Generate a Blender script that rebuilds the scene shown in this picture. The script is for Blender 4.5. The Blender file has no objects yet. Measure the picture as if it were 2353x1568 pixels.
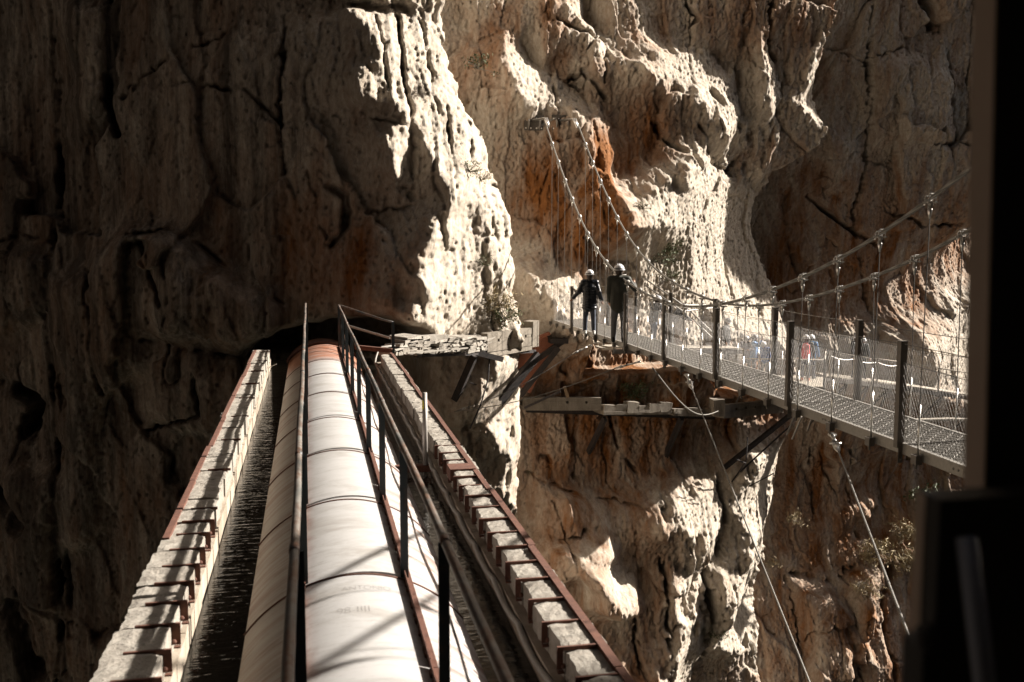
import bpy, math, random
import numpy as np
from mathutils import Vector, Matrix
random.seed(7); rng = np.random.default_rng(11)
S = bpy.context.scene
COL = S.collection
R = math.radians
# ---------------------------------------------------------------- camera (at the world origin, aqueduct runs along +Y)
FPX, CX, CY = 995.6, 512.0, 341.25
PITCH = math.atan((CY - 238.7) / FPX); YAW = math.atan((512 - 308.5) / (FPX / math.cos(PITCH)))
Fv = np.array([math.sin(YAW) * math.cos(PITCH), math.cos(YAW) * math.cos(PITCH), -math.sin(PITCH)])
Rv = np.array([math.cos(YAW), -math.sin(YAW), 0.0]); Uv = np.cross(Rv, Fv)
K = 1024 / 2353.0
cam = bpy.data.cameras.new("camera"); co = bpy.data.objects.new("camera", cam); COL.objects.link(co)
co.rotation_euler = (R(90) - PITCH, 0, -YAW)
cam.sensor_width = 36; cam.lens = FPX * 36 / 1024; cam.clip_start = 0.05; cam.clip_end = 2000
cam.dof.use_dof = True; cam.dof.focus_distance = 24; cam.dof.aperture_fstop = 2.8
S.camera = co

def at(u, v, y=None, x=None, z=None):
    """point of the world seen at photo position (u, v) (2353 px wide view) on the plane y= / x= / z="""
    r = Fv + (u * K - CX) / FPX * Rv - (v * K - CY) / FPX * Uv
    i, val = (1, y) if y is not None else ((0, x) if x is not None else (2, z))
    return r * (val / r[i])

# ---------------------------------------------------------------- light
SUN = Vector((1, 0.13, 0.56)).normalized()
sl = bpy.data.lights.new("sun", 'SUN'); so = bpy.data.objects.new("sun", sl); COL.objects.link(so)
sl.energy = 5.0; sl.angle = R(0.5); sl.color = (1.0, 0.93, 0.84)
so.rotation_euler = (-SUN).to_track_quat('-Z', 'Y').to_euler(); so.location = (30, 0, 40)
w = bpy.data.worlds.new("World"); S.world = w; w.use_nodes = True
nt = w.node_tree; nt.nodes.clear()
sky = nt.nodes.new('ShaderNodeTexSky'); sky.sky_type = 'NISHITA'; sky.sun_disc = False; sky.dust_density = 3.5; sky.ozone_density = .5
sky.sun_elevation = math.asin(SUN.z); sky.sun_rotation = math.atan2(SUN.x, SUN.y)
bg = nt.nodes.new('ShaderNodeBackground'); bg.inputs[1].default_value = 0.05
wo = nt.nodes.new('ShaderNodeOutputWorld')
nt.links.new(sky.outputs[0], bg.inputs[0]); nt.links.new(bg.outputs[0], wo.inputs[0])
S.view_settings.view_transform = 'Standard'; S.view_settings.look = 'None'; S.view_settings.exposure = 1.65; S.view_settings.gamma = 1
S.cycles.max_bounces = 6; S.cycles.diffuse_bounces = 2; S.cycles.use_denoising = True

# ---------------------------------------------------------------- material helper
class NT:
    def __init__(s, name):
        s.m = bpy.data.materials.new(name); s.m.use_nodes = True; s.t = s.m.node_tree; s.t.nodes.clear()
        s.out = s.n('ShaderNodeOutputMaterial'); s.b = s.n('ShaderNodeBsdfPrincipled'); s.l(s.b.outputs[0], s.out.inputs[0])
        s.co = s.n('ShaderNodeTexCoord').outputs['Object']
    def n(s, k, **kw):
        o = s.t.nodes.new(k)
        for a, v in kw.items(): setattr(o, a, v)
        return o
    def l(s, a, b): s.t.links.new(a, b)
    def map(s, scale, rot=(0, 0, 0)):
        m = s.n('ShaderNodeMapping'); m.inputs['Scale'].default_value = scale; m.inputs['Rotation'].default_value = rot
        s.l(s.co, m.inputs[0]); return m.outputs[0]
    def noise(s, scale, vec=None, detail=6, rough=.6, dist=0):
        o = s.n('ShaderNodeTexNoise'); o.inputs['Scale'].default_value = scale; o.inputs['Detail'].default_value = detail
        o.inputs['Roughness'].default_value = rough; o.inputs['Distortion'].default_value = dist
        s.l(vec if vec is not None else s.co, o.inputs['Vector']); return o.outputs[0]
    def vor(s, scale, vec=None, feature='F1', out=0):
        o = s.n('ShaderNodeTexVoronoi', feature=feature); o.inputs['Scale'].default_value = scale
        s.l(vec if vec is not None else s.co, o.inputs['Vector']); return o.outputs[out]
    def ramp(s, f, stops):
        o = s.n('ShaderNodeValToRGB'); e = o.color_ramp.elements
        while len(e) < len(stops): e.new(.5)
        for i, (p, c) in enumerate(stops):
            e[i].position = p; e[i].color = (c, c, c, 1) if isinstance(c, (int, float)) else (*c, 1)
        s.l(f, o.inputs[0]); return o.outputs[0]
    def mix(s, f, a, b, mode='MIX'):
        o = s.n('ShaderNodeMix', data_type='RGBA', blend_type=mode)
        for i, v in ((0, f), (6, a), (7, b)):
            if hasattr(v, 'is_linked') or hasattr(v, 'links'): s.l(v, o.inputs[i])
            elif i == 0: o.inputs[0].default_value = v
            else: o.inputs[i].default_value = (v, v, v, 1) if isinstance(v, (int, float)) else (*v, 1)
        return o.outputs[2]
    def math(s, op, a, b=0.0):
        o = s.n('ShaderNodeMath', operation=op)
        for i, v in ((0, a), (1, b)):
            if hasattr(v, 'links'): s.l(v, o.inputs[i])
            else: o.inputs[i].default_value = v
        return o.outputs[0]
    def attr(s, name): return s.n('ShaderNodeAttribute', attribute_name=name).outputs['Fac']
    def bump(s, h, strength=.5, dist=.02):
        o = s.n('ShaderNodeBump'); o.inputs['Strength'].default_value = strength; o.inputs['Distance'].default_value = dist
        s.l(h, o.inputs['Height']); s.l(o.outputs[0], s.b.inputs['Normal']); return o
    def fin(s, col, rough=.8, metal=0.0):
        for k, v in (('Base Color', col), ('Roughness', rough), ('Metallic', metal)):
            if hasattr(v, 'links'): s.l(v, s.b.inputs[k])
            else: s.b.inputs[k].default_value = (*v, 1) if isinstance(v, tuple) else v
        return s.m

def struct(name, ob):
    ob.name = name; ob['kind'] = 'structure'; return ob

# ---------------------------------------------------------------- cliff
def rock_material():
    t = NT('limestone')
    st = t.attr('stain_light'); dk = t.attr('streak_shade')
    v1 = t.map((1, 1, .22)); n1 = t.noise(1.1, v1, 7, .65, .6)
    n2 = t.noise(.35, None, 5, .6); n3 = t.noise(9, t.map((1, 1, .5)), 6, .7); n4 = t.noise(3.2, v1, 6, .7, 1.0)
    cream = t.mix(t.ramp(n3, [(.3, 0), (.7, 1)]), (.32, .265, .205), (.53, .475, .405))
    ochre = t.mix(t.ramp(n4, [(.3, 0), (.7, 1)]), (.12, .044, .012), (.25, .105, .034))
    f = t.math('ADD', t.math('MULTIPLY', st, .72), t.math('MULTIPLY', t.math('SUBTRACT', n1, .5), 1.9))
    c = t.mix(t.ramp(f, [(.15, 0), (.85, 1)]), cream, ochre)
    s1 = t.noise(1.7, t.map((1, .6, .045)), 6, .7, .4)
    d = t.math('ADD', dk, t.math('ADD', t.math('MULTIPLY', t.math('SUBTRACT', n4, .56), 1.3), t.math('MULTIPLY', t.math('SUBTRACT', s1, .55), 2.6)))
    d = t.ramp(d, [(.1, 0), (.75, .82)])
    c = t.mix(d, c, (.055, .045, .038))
    g = t.ramp(t.noise(14, t.map((1, 1, .35)), 5, .7), [(.60, 0), (.72, .6)])
    c = t.mix(g, c, (.10, .085, .07))
    h = t.math('ADD', t.noise(16, t.map((1, 1, .5)), 9, .78), t.math('MULTIPLY', t.noise(5, t.map((1, 1, .3)), 4, .5), .5))
    t.bump(h, .85, .055)
    t.b.inputs['Specular IOR Level'].default_value = .15
    return t.fin(c, .92)

def inpoly(U, V, poly):
    p = np.array(poly, float); m = np.zeros(U.shape, bool)
    bb = (U > p[:, 0].min()) & (U < p[:, 0].max()) & (V > p[:, 1].min()) & (V < p[:, 1].max())
    idx = np.nonzero(bb); u = U[idx]; v = V[idx]; r = np.zeros(u.shape, bool)
    for (x1, y1), (x2, y2) in zip(p, np.roll(p, -1, 0)):
        if y1 == y2: continue
        r ^= ((y1 > v) != (y2 > v)) & (u < (x2 - x1) * (v - y1) / (y2 - y1) + x1)
    m[idx] = r; return m
def segdist(U, V, pts, rad):
    d = np.full(U.shape, 1e6, np.float32); p = np.array(pts, float)
    bb = (U > p[:, 0].min() - rad) & (U < p[:, 0].max() + rad) & (V > p[:, 1].min() - rad) & (V < p[:, 1].max() + rad)
    idx = np.nonzero(bb); u = U[idx]; v = V[idx]; r = np.full(u.shape, 1e6)
    for (x1, y1), (x2, y2) in zip(p[:-1], p[1:]):
        dx, dy = x2 - x1, y2 - y1; tt = np.clip(((u - x1) * dx + (v - y1) * dy) / (dx * dx + dy * dy), 0, 1)
        r = np.minimum(r, np.hypot(u - x1 - tt * dx, v - y1 - tt * dy))
    d[idx] = r; return d

LIT_A = [
 [(800,-20),(1055,-20),(1060,90),(1075,180),(1110,250),(1145,330),(1160,400),(1190,450),(1195,600),(1205,775),(970,775),(930,740),(985,650),(975,570),(1000,520),(1060,480),(1040,430),(990,330),(955,280),(905,215),(885,140),(850,40)],
 [(825,130),(880,140),(892,235),(850,225)], [(872,312),(950,280),(952,370),(920,425),(880,375)],
 [(880,700),(884,682),(905,676),(912,660),(936,655),(932,675),(912,690)],
 [(1130,830),(1200,820),(1206,960),(1206,1080),(1200,1200),(1165,1140),(1140,1090),(1150,1050),(1090,960),(1070,920),(1110,880)]]
LIT_B = [
 [(1150,85),(1180,68),(1215,75),(1225,110),(1270,130),(1305,165),(1345,215),(1385,290),(1405,340),(1412,430),(1450,480),(1490,560),(1530,610),(1560,650),(1660,700),(1700,830),(1560,810),(1470,780),(1450,700),(1390,660),(1385,560),(1400,500),(1370,430),(1380,370),(1330,300),(1300,262),(1240,262),(1215,240),(1190,200),(1165,150)],
 [(1410,140),(1494,130),(1555,113),(1644,126),(1668,150),(1696,188),(1692,239),(1699,284),(1745,300),(1740,318),(1690,310),(1682,359),(1655,330),(1641,295),(1605,275),(1573,222),(1540,205),(1494,202),(1440,160)],
 [(1725,80),(1745,70),(1752,130),(1778,150),(1800,215),(1836,205),(1846,154),(1863,118),(1890,102),(1895,239),(1910,297),(1873,294),(1858,262),(1822,240),(1800,245),(1802,342),(1798,393),(1765,405),(1784,359),(1781,307),(1758,246),(1750,200),(1735,130)],
 [(1425,450),(1494,430),(1530,440),(1555,370),(1562,345),(1607,342),(1641,366),(1685,383),(1733,413),(1764,407),(1790,450),(1800,540),(1820,620),(1840,690),(1848,870),(1760,880),(1700,860),(1640,800),(1600,720),(1540,610),(1500,560),(1460,500)],
 [(1185,598),(1230,605),(1290,625),(1340,645),(1400,660),(1450,760),(1400,790),(1300,770),(1250,735),(1230,690),(1185,650)],
 [(1276,-20),(1355,-20),(1378,25),(1392,95),(1375,90),(1355,61),(1311,31)],
 [(1470,1147),(1570,1099),(1634,1065),(1631,1102),(1621,1178),(1614,1225),(1587,1290),(1583,1396),(1562,1390),(1559,1328),(1570,1253),(1559,1205),(1515,1178),(1484,1178)],
 [(1491,1256),(1529,1273),(1546,1307),(1532,1359),(1570,1396),(1607,1465),(1600,1600),(1501,1600),(1494,1478),(1515,1403),(1510,1360),(1488,1307)],
 [(1672,1068),(1720,1028),(1765,1000),(1808,950),(1840,940),(1840,1020),(1839,1102),(1812,1123),(1805,1205),(1805,1290),(1778,1342),(1771,1430),(1717,1492),(1620,1475),(1630,1376),(1612,1335),(1625,1284),(1680,1284),(1690,1225),(1655,1174),(1635,1143),(1660,1100)],
 [(1310,1266),(1375,1263),(1426,1318),(1428,1362),(1400,1362),(1351,1342),(1330,1310)], [(1300,1215),(1388,1220),(1385,1240),(1310,1250)], [(1255,1318),(1310,1290),(1300,1320),(1262,1335)],
 [(1450,1500),(1485,1490),(1480,1600),(1440,1600)], [(1405,1470),(1420,1440),(1424,1530),(1410,1560)]]
LIT_C = [
 [(2078,800),(2085,765),(2115,745),(2165,720),(2205,680),(2250,655),(2320,640),(2320,940),(2200,920),(2120,900),(1960,892),(1960,878),(2095,870)],
 [(1942,1446),(1969,1440),(2003,1494),(1969,1504),(1945,1490)], [(1918,1522),(1966,1515),(1960,1545),(1920,1545)], [(1983,1378),(2017,1378),(2007,1450),(1995,1455)],
 [(2010,1195),(2060,1150),(2075,1180),(2030,1215)],[(2020,1270),(2080,1290),(2070,1310),(2020,1300)]]
EDGE_AB = [(1050,-400),(1050,0),(1075,140),(1090,230),(1122,272),(1140,310),(1165,400),(1187,440),(1190,560),(1192,640),(1197,780),(1200,900),(1205,1000),(1200,1090),(1193,1200),(1215,1330),(1250,1600),(1250,2400)]
EDGE_BC = [(1900,-400),(1890,0),(1880,90),(1886,200),(1902,295),(1888,330),(1850,370),(1812,392),(1790,450),(1790,540),(1815,620),(1835,700),(1838,800),(1832,950),(1833,1080),(1822,1130),(1800,1200),(1800,1290),(1775,1380),(1762,1450),(1742,1500),(1740,1600),(1740,2400)]
# (polyline, half width px, depth m)
CRACKS_A = [([(105,0),(115,200),(130,420),(124,700),(132,1000),(140,1600)],9,1.2),([(236,-20),(245,100),(240,230),(268,310)],12,1.4),([(650,0),(645,200),(655,400),(690,480)],6,.5),
 ([(280,225),(380,140),(460,90),(520,60)],5,.45),([(330,195),(470,190),(560,200),(650,280)],5,.5),([(760,430),(790,450),(790,540),(765,560)],16,1.0),([(710,380),(735,480),(745,540)],7,.5),
 ([(0,570),(60,540),(130,560)],6,.5),([(300,545),(390,525),(470,570),(560,640),(650,700)],6,.6),([(330,560),(350,640),(375,700)],6,.5),([(330,780),(420,800),(560,830)],6,.5),
 ([(20,880),(90,930),(60,1000)],26,1.3),([(215,620),(225,800),(240,900)],5,.5),([(440,830),(455,960),(330,1000)],7,.6),([(0,1140),(50,1200)],30,1.2),([(150,850),(150,1100),(160,1500)],8,.6),([(40,1400),(90,1568)],40,1.4),
 ([(870,0),(890,130),(905,200)],4,.5),([(932,0),(935,120),(948,240),(955,330),(955,460)],6,1.0),([(985,0),(1000,120),(1015,250)],4,.4),([(1035,230),(1042,330),(1050,430)],4,.6),([(1095,270),(1098,380),(1105,440),(1115,600)],4,.6),
 ([(1050,70),(1075,110),(1090,170)],5,.5),([(1070,145),(1100,150)],4,.4),([(1085,420),(1160,420)],3,.35),([(1110,540),(1190,545)],4,.4),([(1128,300),(1155,340)],4,.4),([(1130,445),(1190,450)],3,.3),([(1130,600),(1135,700),(1140,770)],4,.5),
 ([(930,1000),(1010,1000),(1010,1065),(930,1065)],24,1.5),([(770,260),(860,265),(940,285)],4,.3),([(840,490),(900,480),(960,470)],4,.35)]
CRACKS_B = [([(1290,40),(1400,90),(1385,190)],5,.5),([(1275,150),(1280,230),(1285,290)],4,.4),([(1230,120),(1270,160),(1340,200)],5,.5),([(1300,200),(1350,160),(1390,230)],8,.6),
 ([(1590,300),(1640,370),(1700,400)],7,.5),([(1570,100),(1600,40),(1580,0)],6,.6),([(1745,0),(1750,90),(1770,140)],6,.6),([(1690,60),(1700,0)],5,.5),([(1500,290),(1520,330),(1600,390)],9,.8),
 ([(1700,290),(1720,350),(1690,390)],9,.6),([(1620,210),(1650,240)],12,.5),([(1690,600),(1700,700),(1690,760)],4,.4),([(1500,700),(1560,735),(1650,750)],4,.4),
 ([(1325,990),(1330,1100),(1340,1130)],4,.4),([(1250,1060),(1262,1050),(1272,1062)],9,.8),([(1480,1010),(1490,1130),(1480,1160)],6,.5),([(1200,1085),(1290,1120),(1340,1140),(1480,1150)],5,.4),
 ([(1280,1150),(1290,1210),(1300,1290)],5,.5),([(1220,1220),(1300,1225),(1330,1200)],5,.5),([(1480,1250),(1490,1380),(1500,1600)],6,.7),([(1430,1380),(1440,1480),(1450,1600)],5,.6),([(1300,1320),(1320,1420),(1330,1600)],6,.6),
 ([(1380,900),(1410,1000),(1450,1080)],5,.4),([(1590,1290),(1600,1400),(1615,1500)],9,.8),([(1625,1100),(1640,1180),(1625,1260)],9,.8)]
CRACKS_C = [([(1985,-20),(1992,150),(2003,260),(2010,380),(1990,470),(1985,540)],7,1.1),([(2110,0),(2140,40),(2150,60)],26,1.4),([(2240,0),(2240,130),(2250,260),(2255,330)],5,.7),([(2185,150),(2200,260),(2220,330)],5,.6),
 ([(2010,130),(2080,110)],4,.4),([(2150,330),(2240,330)],4,.4),([(2000,360),(2080,390)],5,.5),([(1890,110),(2000,150)],4,.3),([(1880,450),(1960,520),(2040,560)],9,.8),([(2060,480),(2160,520),(2260,510)],6,.6),
 ([(1905,560),(1940,640),(1955,700)],5,.5),([(2000,600),(2030,700)],5,.5),([(1880,1040),(1895,1180),(1910,1290),(1930,1350)],4,.5),([(1970,1040),(1990,1180),(2010,1260)],4,.45),([(1840,1330),(1930,1350),(1990,1300)],10,.7),
 ([(1825,1340),(1835,1430),(1830,1560)],5,.6),([(1935,1370),(1960,1450),(1965,1560)],4,.5),([(2040,1400),(2045,1560)],5,.5),([(1830,420),(1850,560),(1870,640)],12,.7)]
BUMPS_A = [([(222,610),(300,545),(390,530),(480,590),(625,690),(640,760),(530,800),(330,775),(320,850),(245,900),(222,800)],1.2),([(330,800),(560,835),(572,985),(450,1010),(332,960)],.8),([(150,640),(215,640),(230,900),(215,1250),(150,1260)],.9),([(0,580),(120,570),(125,730),(0,760)],.7),
 ([(140,0),(230,0),(235,240),(160,330)],.8),([(365,560),(470,700),(380,780),(335,700)],.5),([(30,1040),(130,1100),(130,1400),(60,1380)],.8),
 ([(1095,270),(1140,290),(1150,380),(1100,390)],.35),([(1110,450),(1190,450),(1190,540),(1110,540)],.4),([(1115,550),(1190,550),(1195,690),(1120,690)],.35),([(1042,235),(1090,240),(1100,420),(1050,430)],.45)]
BUMPS_B = [([(1395,-20),(1480,-20),(1500,120),(1420,125)],.5),([(1220,60),(1390,60),(1392,210),(1290,170)],.7),([(1240,1085),(1310,1110),(1330,1200),(1240,1210)],.8),([(1300,1110),(1370,1140),(1380,1215),(1310,1215)],.9),([(1250,1230),(1390,1215),(1390,1260),(1320,1300),(1250,1290)],.9),([(1300,1260),(1420,1320),(1430,1380),(1330,1370)],1.1)]
BUMPS_C = [([(2000,150),(2100,120),(2180,200),(2200,320),(2020,330)],.5),([(1900,300),(1980,310),(1985,430),(1900,430)],.4),([(1850,1350),(1930,1370),(1930,1600),(1840,1600)],.9),([(1945,1330),(2040,1330),(2050,1600),(1950,1600)],1.0)]
STAIN_LIGHT = [('B',[(1425,440),(1540,440),(1562,345),(1690,383),(1764,400),(1800,540),(1830,690),(1850,880),(1700,870),(1600,740),(1500,560)],-.45),('B',[(1150,70),(1220,75),(1340,210),(1300,265),(1215,250)],-.3),('B',[(1190,598),(1300,620),(1345,690),(1250,740)],-.25),('C',[(2080,800),(2110,745),(2205,680),(2320,640),(2320,920),(2120,890)],-.3),('B',[(1410,140),(1640,120),(1700,240),(1690,350),(1580,230)],-.35),('A',[(850,-50),(1060,-50),(1190,450),(1205,775),(970,775),(1000,520),(1050,470),(930,200)],-.25),  # negative values paint the sunlit faces paler
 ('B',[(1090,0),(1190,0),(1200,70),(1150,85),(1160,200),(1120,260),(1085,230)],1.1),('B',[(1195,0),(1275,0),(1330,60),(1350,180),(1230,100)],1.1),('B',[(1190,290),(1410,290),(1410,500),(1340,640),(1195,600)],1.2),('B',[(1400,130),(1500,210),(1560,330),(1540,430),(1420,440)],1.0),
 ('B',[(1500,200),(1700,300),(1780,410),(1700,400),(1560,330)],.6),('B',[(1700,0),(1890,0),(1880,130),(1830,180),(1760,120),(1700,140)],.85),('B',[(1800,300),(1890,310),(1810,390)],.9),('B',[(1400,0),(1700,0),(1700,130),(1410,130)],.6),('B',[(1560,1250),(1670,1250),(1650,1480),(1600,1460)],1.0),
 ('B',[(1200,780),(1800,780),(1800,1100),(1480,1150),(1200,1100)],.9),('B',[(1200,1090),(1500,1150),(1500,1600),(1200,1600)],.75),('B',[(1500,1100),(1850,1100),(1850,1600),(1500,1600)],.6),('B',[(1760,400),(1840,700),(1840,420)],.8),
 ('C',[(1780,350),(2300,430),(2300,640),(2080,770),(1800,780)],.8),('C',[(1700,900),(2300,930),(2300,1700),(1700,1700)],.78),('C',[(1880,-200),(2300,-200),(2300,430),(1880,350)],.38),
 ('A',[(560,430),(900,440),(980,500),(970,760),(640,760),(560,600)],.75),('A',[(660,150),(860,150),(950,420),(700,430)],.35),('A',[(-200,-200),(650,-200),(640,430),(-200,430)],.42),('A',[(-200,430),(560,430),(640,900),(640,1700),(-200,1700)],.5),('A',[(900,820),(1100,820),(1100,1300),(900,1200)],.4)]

STAIN_LIGHT += [('B', p, -.35) for p in (LIT_B[6], LIT_B[7], LIT_B[8], LIT_B[9])]  # lower sunlit faces painted paler as well
def build_cliff():
    X0, X1, Z0, Z1, D = -15.0, 41.0, -25.0, 14.0, 0.042
    xs = np.arange(X0, X1, D); zs = np.arange(Z0, Z1, D)
    X, Z = np.meshgrid(xs, zs)                        # rows = z
    X = X.astype(np.float32); Z = Z.astype(np.float32); nz, nx = X.shape
    def spec(lo, hi, stretch, power=0.0, seed=0):     # band-passed noise, wavelengths lo..hi (m), stretched in z
        g = np.random.default_rng(seed)
        py, px = nz + 64, nx + 64
        f = np.fft.rfft2(g.standard_normal((py, px)).astype(np.float32))
        k = np.hypot(np.fft.rfftfreq(px, D)[None, :], np.fft.fftfreq(py, D)[:, None] * stretch)
        wgt = np.exp(-(k * lo) ** 2) * (1 - np.exp(-(k * hi) ** 2)) / np.maximum(k, 1 / hi) ** power
        o = np.fft.irfft2(f * wgt, s=(py, px))[:nz, :nx]; return (o / o.std()).astype(np.float32)
    def px(Y):
        d = X * Fv[0] + Y * Fv[1] + Z * Fv[2]
        return (CX + FPX * (X * Rv[0] + Y * Rv[1]) / d) / K, (CY - FPX * (X * Uv[0] + Y * Uv[1] + Z * Uv[2]) / d) / K
    wob = spec(.6, 6, 2.0, 1.2, 3) * 9; wob2 = spec(.12, 1.0, 1.5, 1, 4) * 5
    A = np.interp(X, [-15, -8, -3, 0, 2.2, 4, 6.6, 8], [33.5, 30.2, 27.2, 25.9, 25.3, 26.0, 27.6, 28.6]) - .03 * np.minimum(Z, 0) * 0
    B = np.interp(X, [3, 7, 12, 19, 24], [33.0, 34.0, 35.8, 38.4, 40]) + .07 * np.clip(Z + 2, -20, 12)
    C = np.interp(X, [12, 22, 30, 41], [43.4, 43.6, 43.4, 43.4])
    wC = np.clip((-2.2 + .62 * (X - 29) - Z) / 1.6 + .5, 0, 1) * np.clip((Z + 15) / 6.5, 0, 1)
    C = C + wC * np.interp(X, [24, 27, 29, 33, 41], [0, -.7, 0, 2.8, 7.5]) - .05 * np.clip(Z + 1, 0, 12) - .10 * np.clip(-Z - 9, 0, 20) * 1.0
    uA, vA = px(A); uB, vB = px(B); uC, vC = px(C)
    ea = np.array(EDGE_AB, float); eb = np.array(EDGE_BC, float)
    inA = uA + wob * .5 + wob2 * .6 < np.interp(vA, ea[:, 1], ea[:, 0])
    inB = ~inA & (uB + wob * .5 + wob2 * .6 < np.interp(vB, eb[:, 1], eb[:, 0]))
    inC = ~inA & ~inB
    U = np.where(inA, uA, np.where(inB, uB, uC)); V = np.where(inA, vA, np.where(inB, vB, vC))
    Y = np.where(inA, A, np.where(inB, B, C))
    lit = np.zeros(X.shape, bool)
    Uw = U + wob * .8 + wob2 * 1.2; Vw = V + np.roll(wob, 311, 1) * .8 + np.roll(wob2, 177, 0) * 1.2
    for m, L in ((inA, LIT_A), (inB, LIT_B), (inC, LIT_C)):
        for p in L: lit |= m & inpoly(Uw, Vw, p)
    # slope wished for in x and z -> relief by a Poisson solve
    gx = np.where(lit, 1.15, -.45); gz = np.where(lit, .50, -.24)
    gx = np.where(inA & ~lit & (U < 860), -.30, gx); gx = np.where(inC & ~lit, -.12, gx)
    ymin = np.interp(X, [8.6, 9.4, 14.5, 16.2, 17, 20.8, 21.6], [0, 34.3, 36.4, 37.1, 37.5, 39.2, 0])
    bench = np.clip((.4 - Z) / 1.2, 0, 1) * np.clip((Z - np.interp(X, [14.6, 15.6], [-4.9, -6.2])) / .25, 0, 1)
    Y = np.where(inB, np.maximum(Y, Y * (1 - bench) + np.maximum(ymin - .3, Y) * bench), Y)
    # solve the relief on a coarse grid so that the facets really catch or miss the low sun, a few rounds
    F4 = 4; cl = lambda a: np.ascontiguousarray(a[::F4, ::F4]).astype(np.float64)
    d4 = D * F4; Yb = cl(Y); want = cl(lit) > .5; gx = cl(gx); gz = cl(gz); mA = cl(inA) > .5; ny, nxx = Yb.shape
    step = np.abs(np.gradient(Yb, d4, axis=1)) > 2.2
    bgx = np.where(step, 0, np.clip(np.gradient(Yb, d4, axis=1), -1, 1)); bgz = np.where(np.abs(np.gradient(Yb, d4, axis=0)) > 2.2, 0, np.clip(np.gradient(Yb, d4, axis=0), -1, 1))
    py, pxx = ny + 80, nxx + 110
    kx = 2 * np.pi * np.fft.rfftfreq(pxx, d4)[None, :]; kz = 2 * np.pi * np.fft.fftfreq(py, d4)[:, None]; lam = .4; mu = (2 * np.pi / 26.0) ** 2
    ll = np.clip(np.array([SUN.x, SUN.y, SUN.z]), -1, 1); push = np.zeros(Yb.shape)
    for it in range(22):
        Gx = np.fft.rfft2(gx - bgx, s=(py, pxx)); Gz = np.fft.rfft2(gz - bgz, s=(py, pxx))
        rel = np.fft.irfft2((-1j * kx * Gx - 1j * lam * kz * Gz) / (kx ** 2 + lam * kz ** 2 + mu), s=(py, pxx))[:ny, :nxx]
        Yc = Yb + np.clip(rel, -4, 4) - push
        if it == 21: break
        hz, hx = np.gradient(Yc, d4); hx = np.where(step, .3, hx); nd = (hx * ll[0] - ll[1] + hz * ll[2]) / np.sqrt(hx ** 2 + hz ** 2 + 1)
        sh = np.zeros(Yc.shape, bool)
        for k in list(range(2, 30)) + list(range(30, 110, 2)):
            dz = int(round(k * ll[2] / ll[0]))
            if dz >= ny: break
            sh[:ny - dz, :nxx - k] |= Yc[dz:, k:] < Yc[:ny - dz, :nxx - k] + ll[1] / ll[0] * k * d4 - .12
        gx += np.where(want & (nd < .58), .07, 0) - np.where(~want & (nd > -.12) & ~sh, .06, 0); gz += np.where(want & (nd < .40), .02, 0) - np.where(~want & (nd > -.12) & ~sh, .03, 0)
        push = push + .10 * blur((want & sh).astype(np.float32), .5, d4) - .04 * blur((~want & ~sh & (nd > 0)).astype(np.float32), .5, d4)
        push = np.clip(push, -1.6, 1.8)
    low = (Yc - Yb).astype(np.float32)
    fx = np.clip(np.arange(nx) / F4, 0, nxx - 1.001); fz = np.clip(np.arange(nz) / F4, 0, ny - 1.001); ix = fx.astype(int); iz = fz.astype(int); ax = (fx - ix)[None, :]; az = (fz - iz)[:, None]
    r0 = low[:, ix] * (1 - ax) + low[:, ix + 1] * ax; Y = Y + r0[iz] * (1 - az) + r0[iz + 1] * az
    cmod = spec(.5, 5, 2.0, .8, 71); cm2 = np.clip(.55 + .5 * np.roll(cmod, 333, 0), .12, 1.2)
    # blocky joints (jittered cells, stretched in z)
    def cells(sx, sz, seed, tilt, crack, wx=.07):
        g = np.random.default_rng(seed); a = (X + wx * sx * spec(.8, 5, 1.5, 1, seed + 50)) / sx; b = (Z + wx * sz * .5 * spec(.8, 5, 1, 1, seed + 60)) / sz
        ia = np.floor(a).astype(int); ib = np.floor(b).astype(int); n = 97
        J = g.random((n, n, 5)).astype(np.float32)
        f1 = np.full(a.shape, 9., np.float32); f2 = f1.copy(); val = np.zeros(a.shape, np.float32)
        for di in (-1, 0, 1):
            for dj in (-1, 0, 1):
                q = J[(ia + di) % n, (ib + dj) % n]
                dx = a - (ia + di + q[..., 0]); dz = b - (ib + dj + q[..., 1]); d = np.hypot(dx, dz)
                h = (q[..., 2] - .5) + (q[..., 3] - .5) * dx * 1.2 + (q[..., 4] - .6) * dz * .8
                c = d < f1; f2 = np.where(c, f1, np.minimum(f2, d)); val = np.where(c, h, val); f1 = np.where(c, d, f1)
        return val * tilt + crack * np.maximum(0, 1 - (f2 - f1) / .04) * np.clip(.25 + .8 * cmod, 0, 1.3)
    q = cells(2.7, 5.8, 21, .60, .22) + cells(1.0, 2.6, 22, .20, .07) + cells(.42, 1.0, 23, .085, .022)
    q2 = cells(.17, .40, 24, .036, .009)
    lf = blur(lit.astype(np.float32), .15, D)
    Y = Y + q * (1 - .6 * lf) * np.where(inB & lit, 1.0, np.where(inB, .8, 1.0))
    for m, L, D0 in ((inA, CRACKS_A, 26.), (inB, CRACKS_B, 37.), (inC, CRACKS_C, 47.)):
        for pts, hw, dep in L:
            d = segdist(U + wob * .35 + wob2 * .5, V + wob2 * .5, pts, hw * 3)
            Y = Y + np.where(m, dep * cm2 * np.clip(1.2 - d / (hw * .7), 0, 1), 0)
    for m, L in ((inA, BUMPS_A), (inB, BUMPS_B), (inC, BUMPS_C)):
        for p, hgt in L:
            mk = (m & inpoly(Uw, Vw, p)).astype(np.float32)
            Y = Y - hgt * blur(mk, .22, D)
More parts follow.
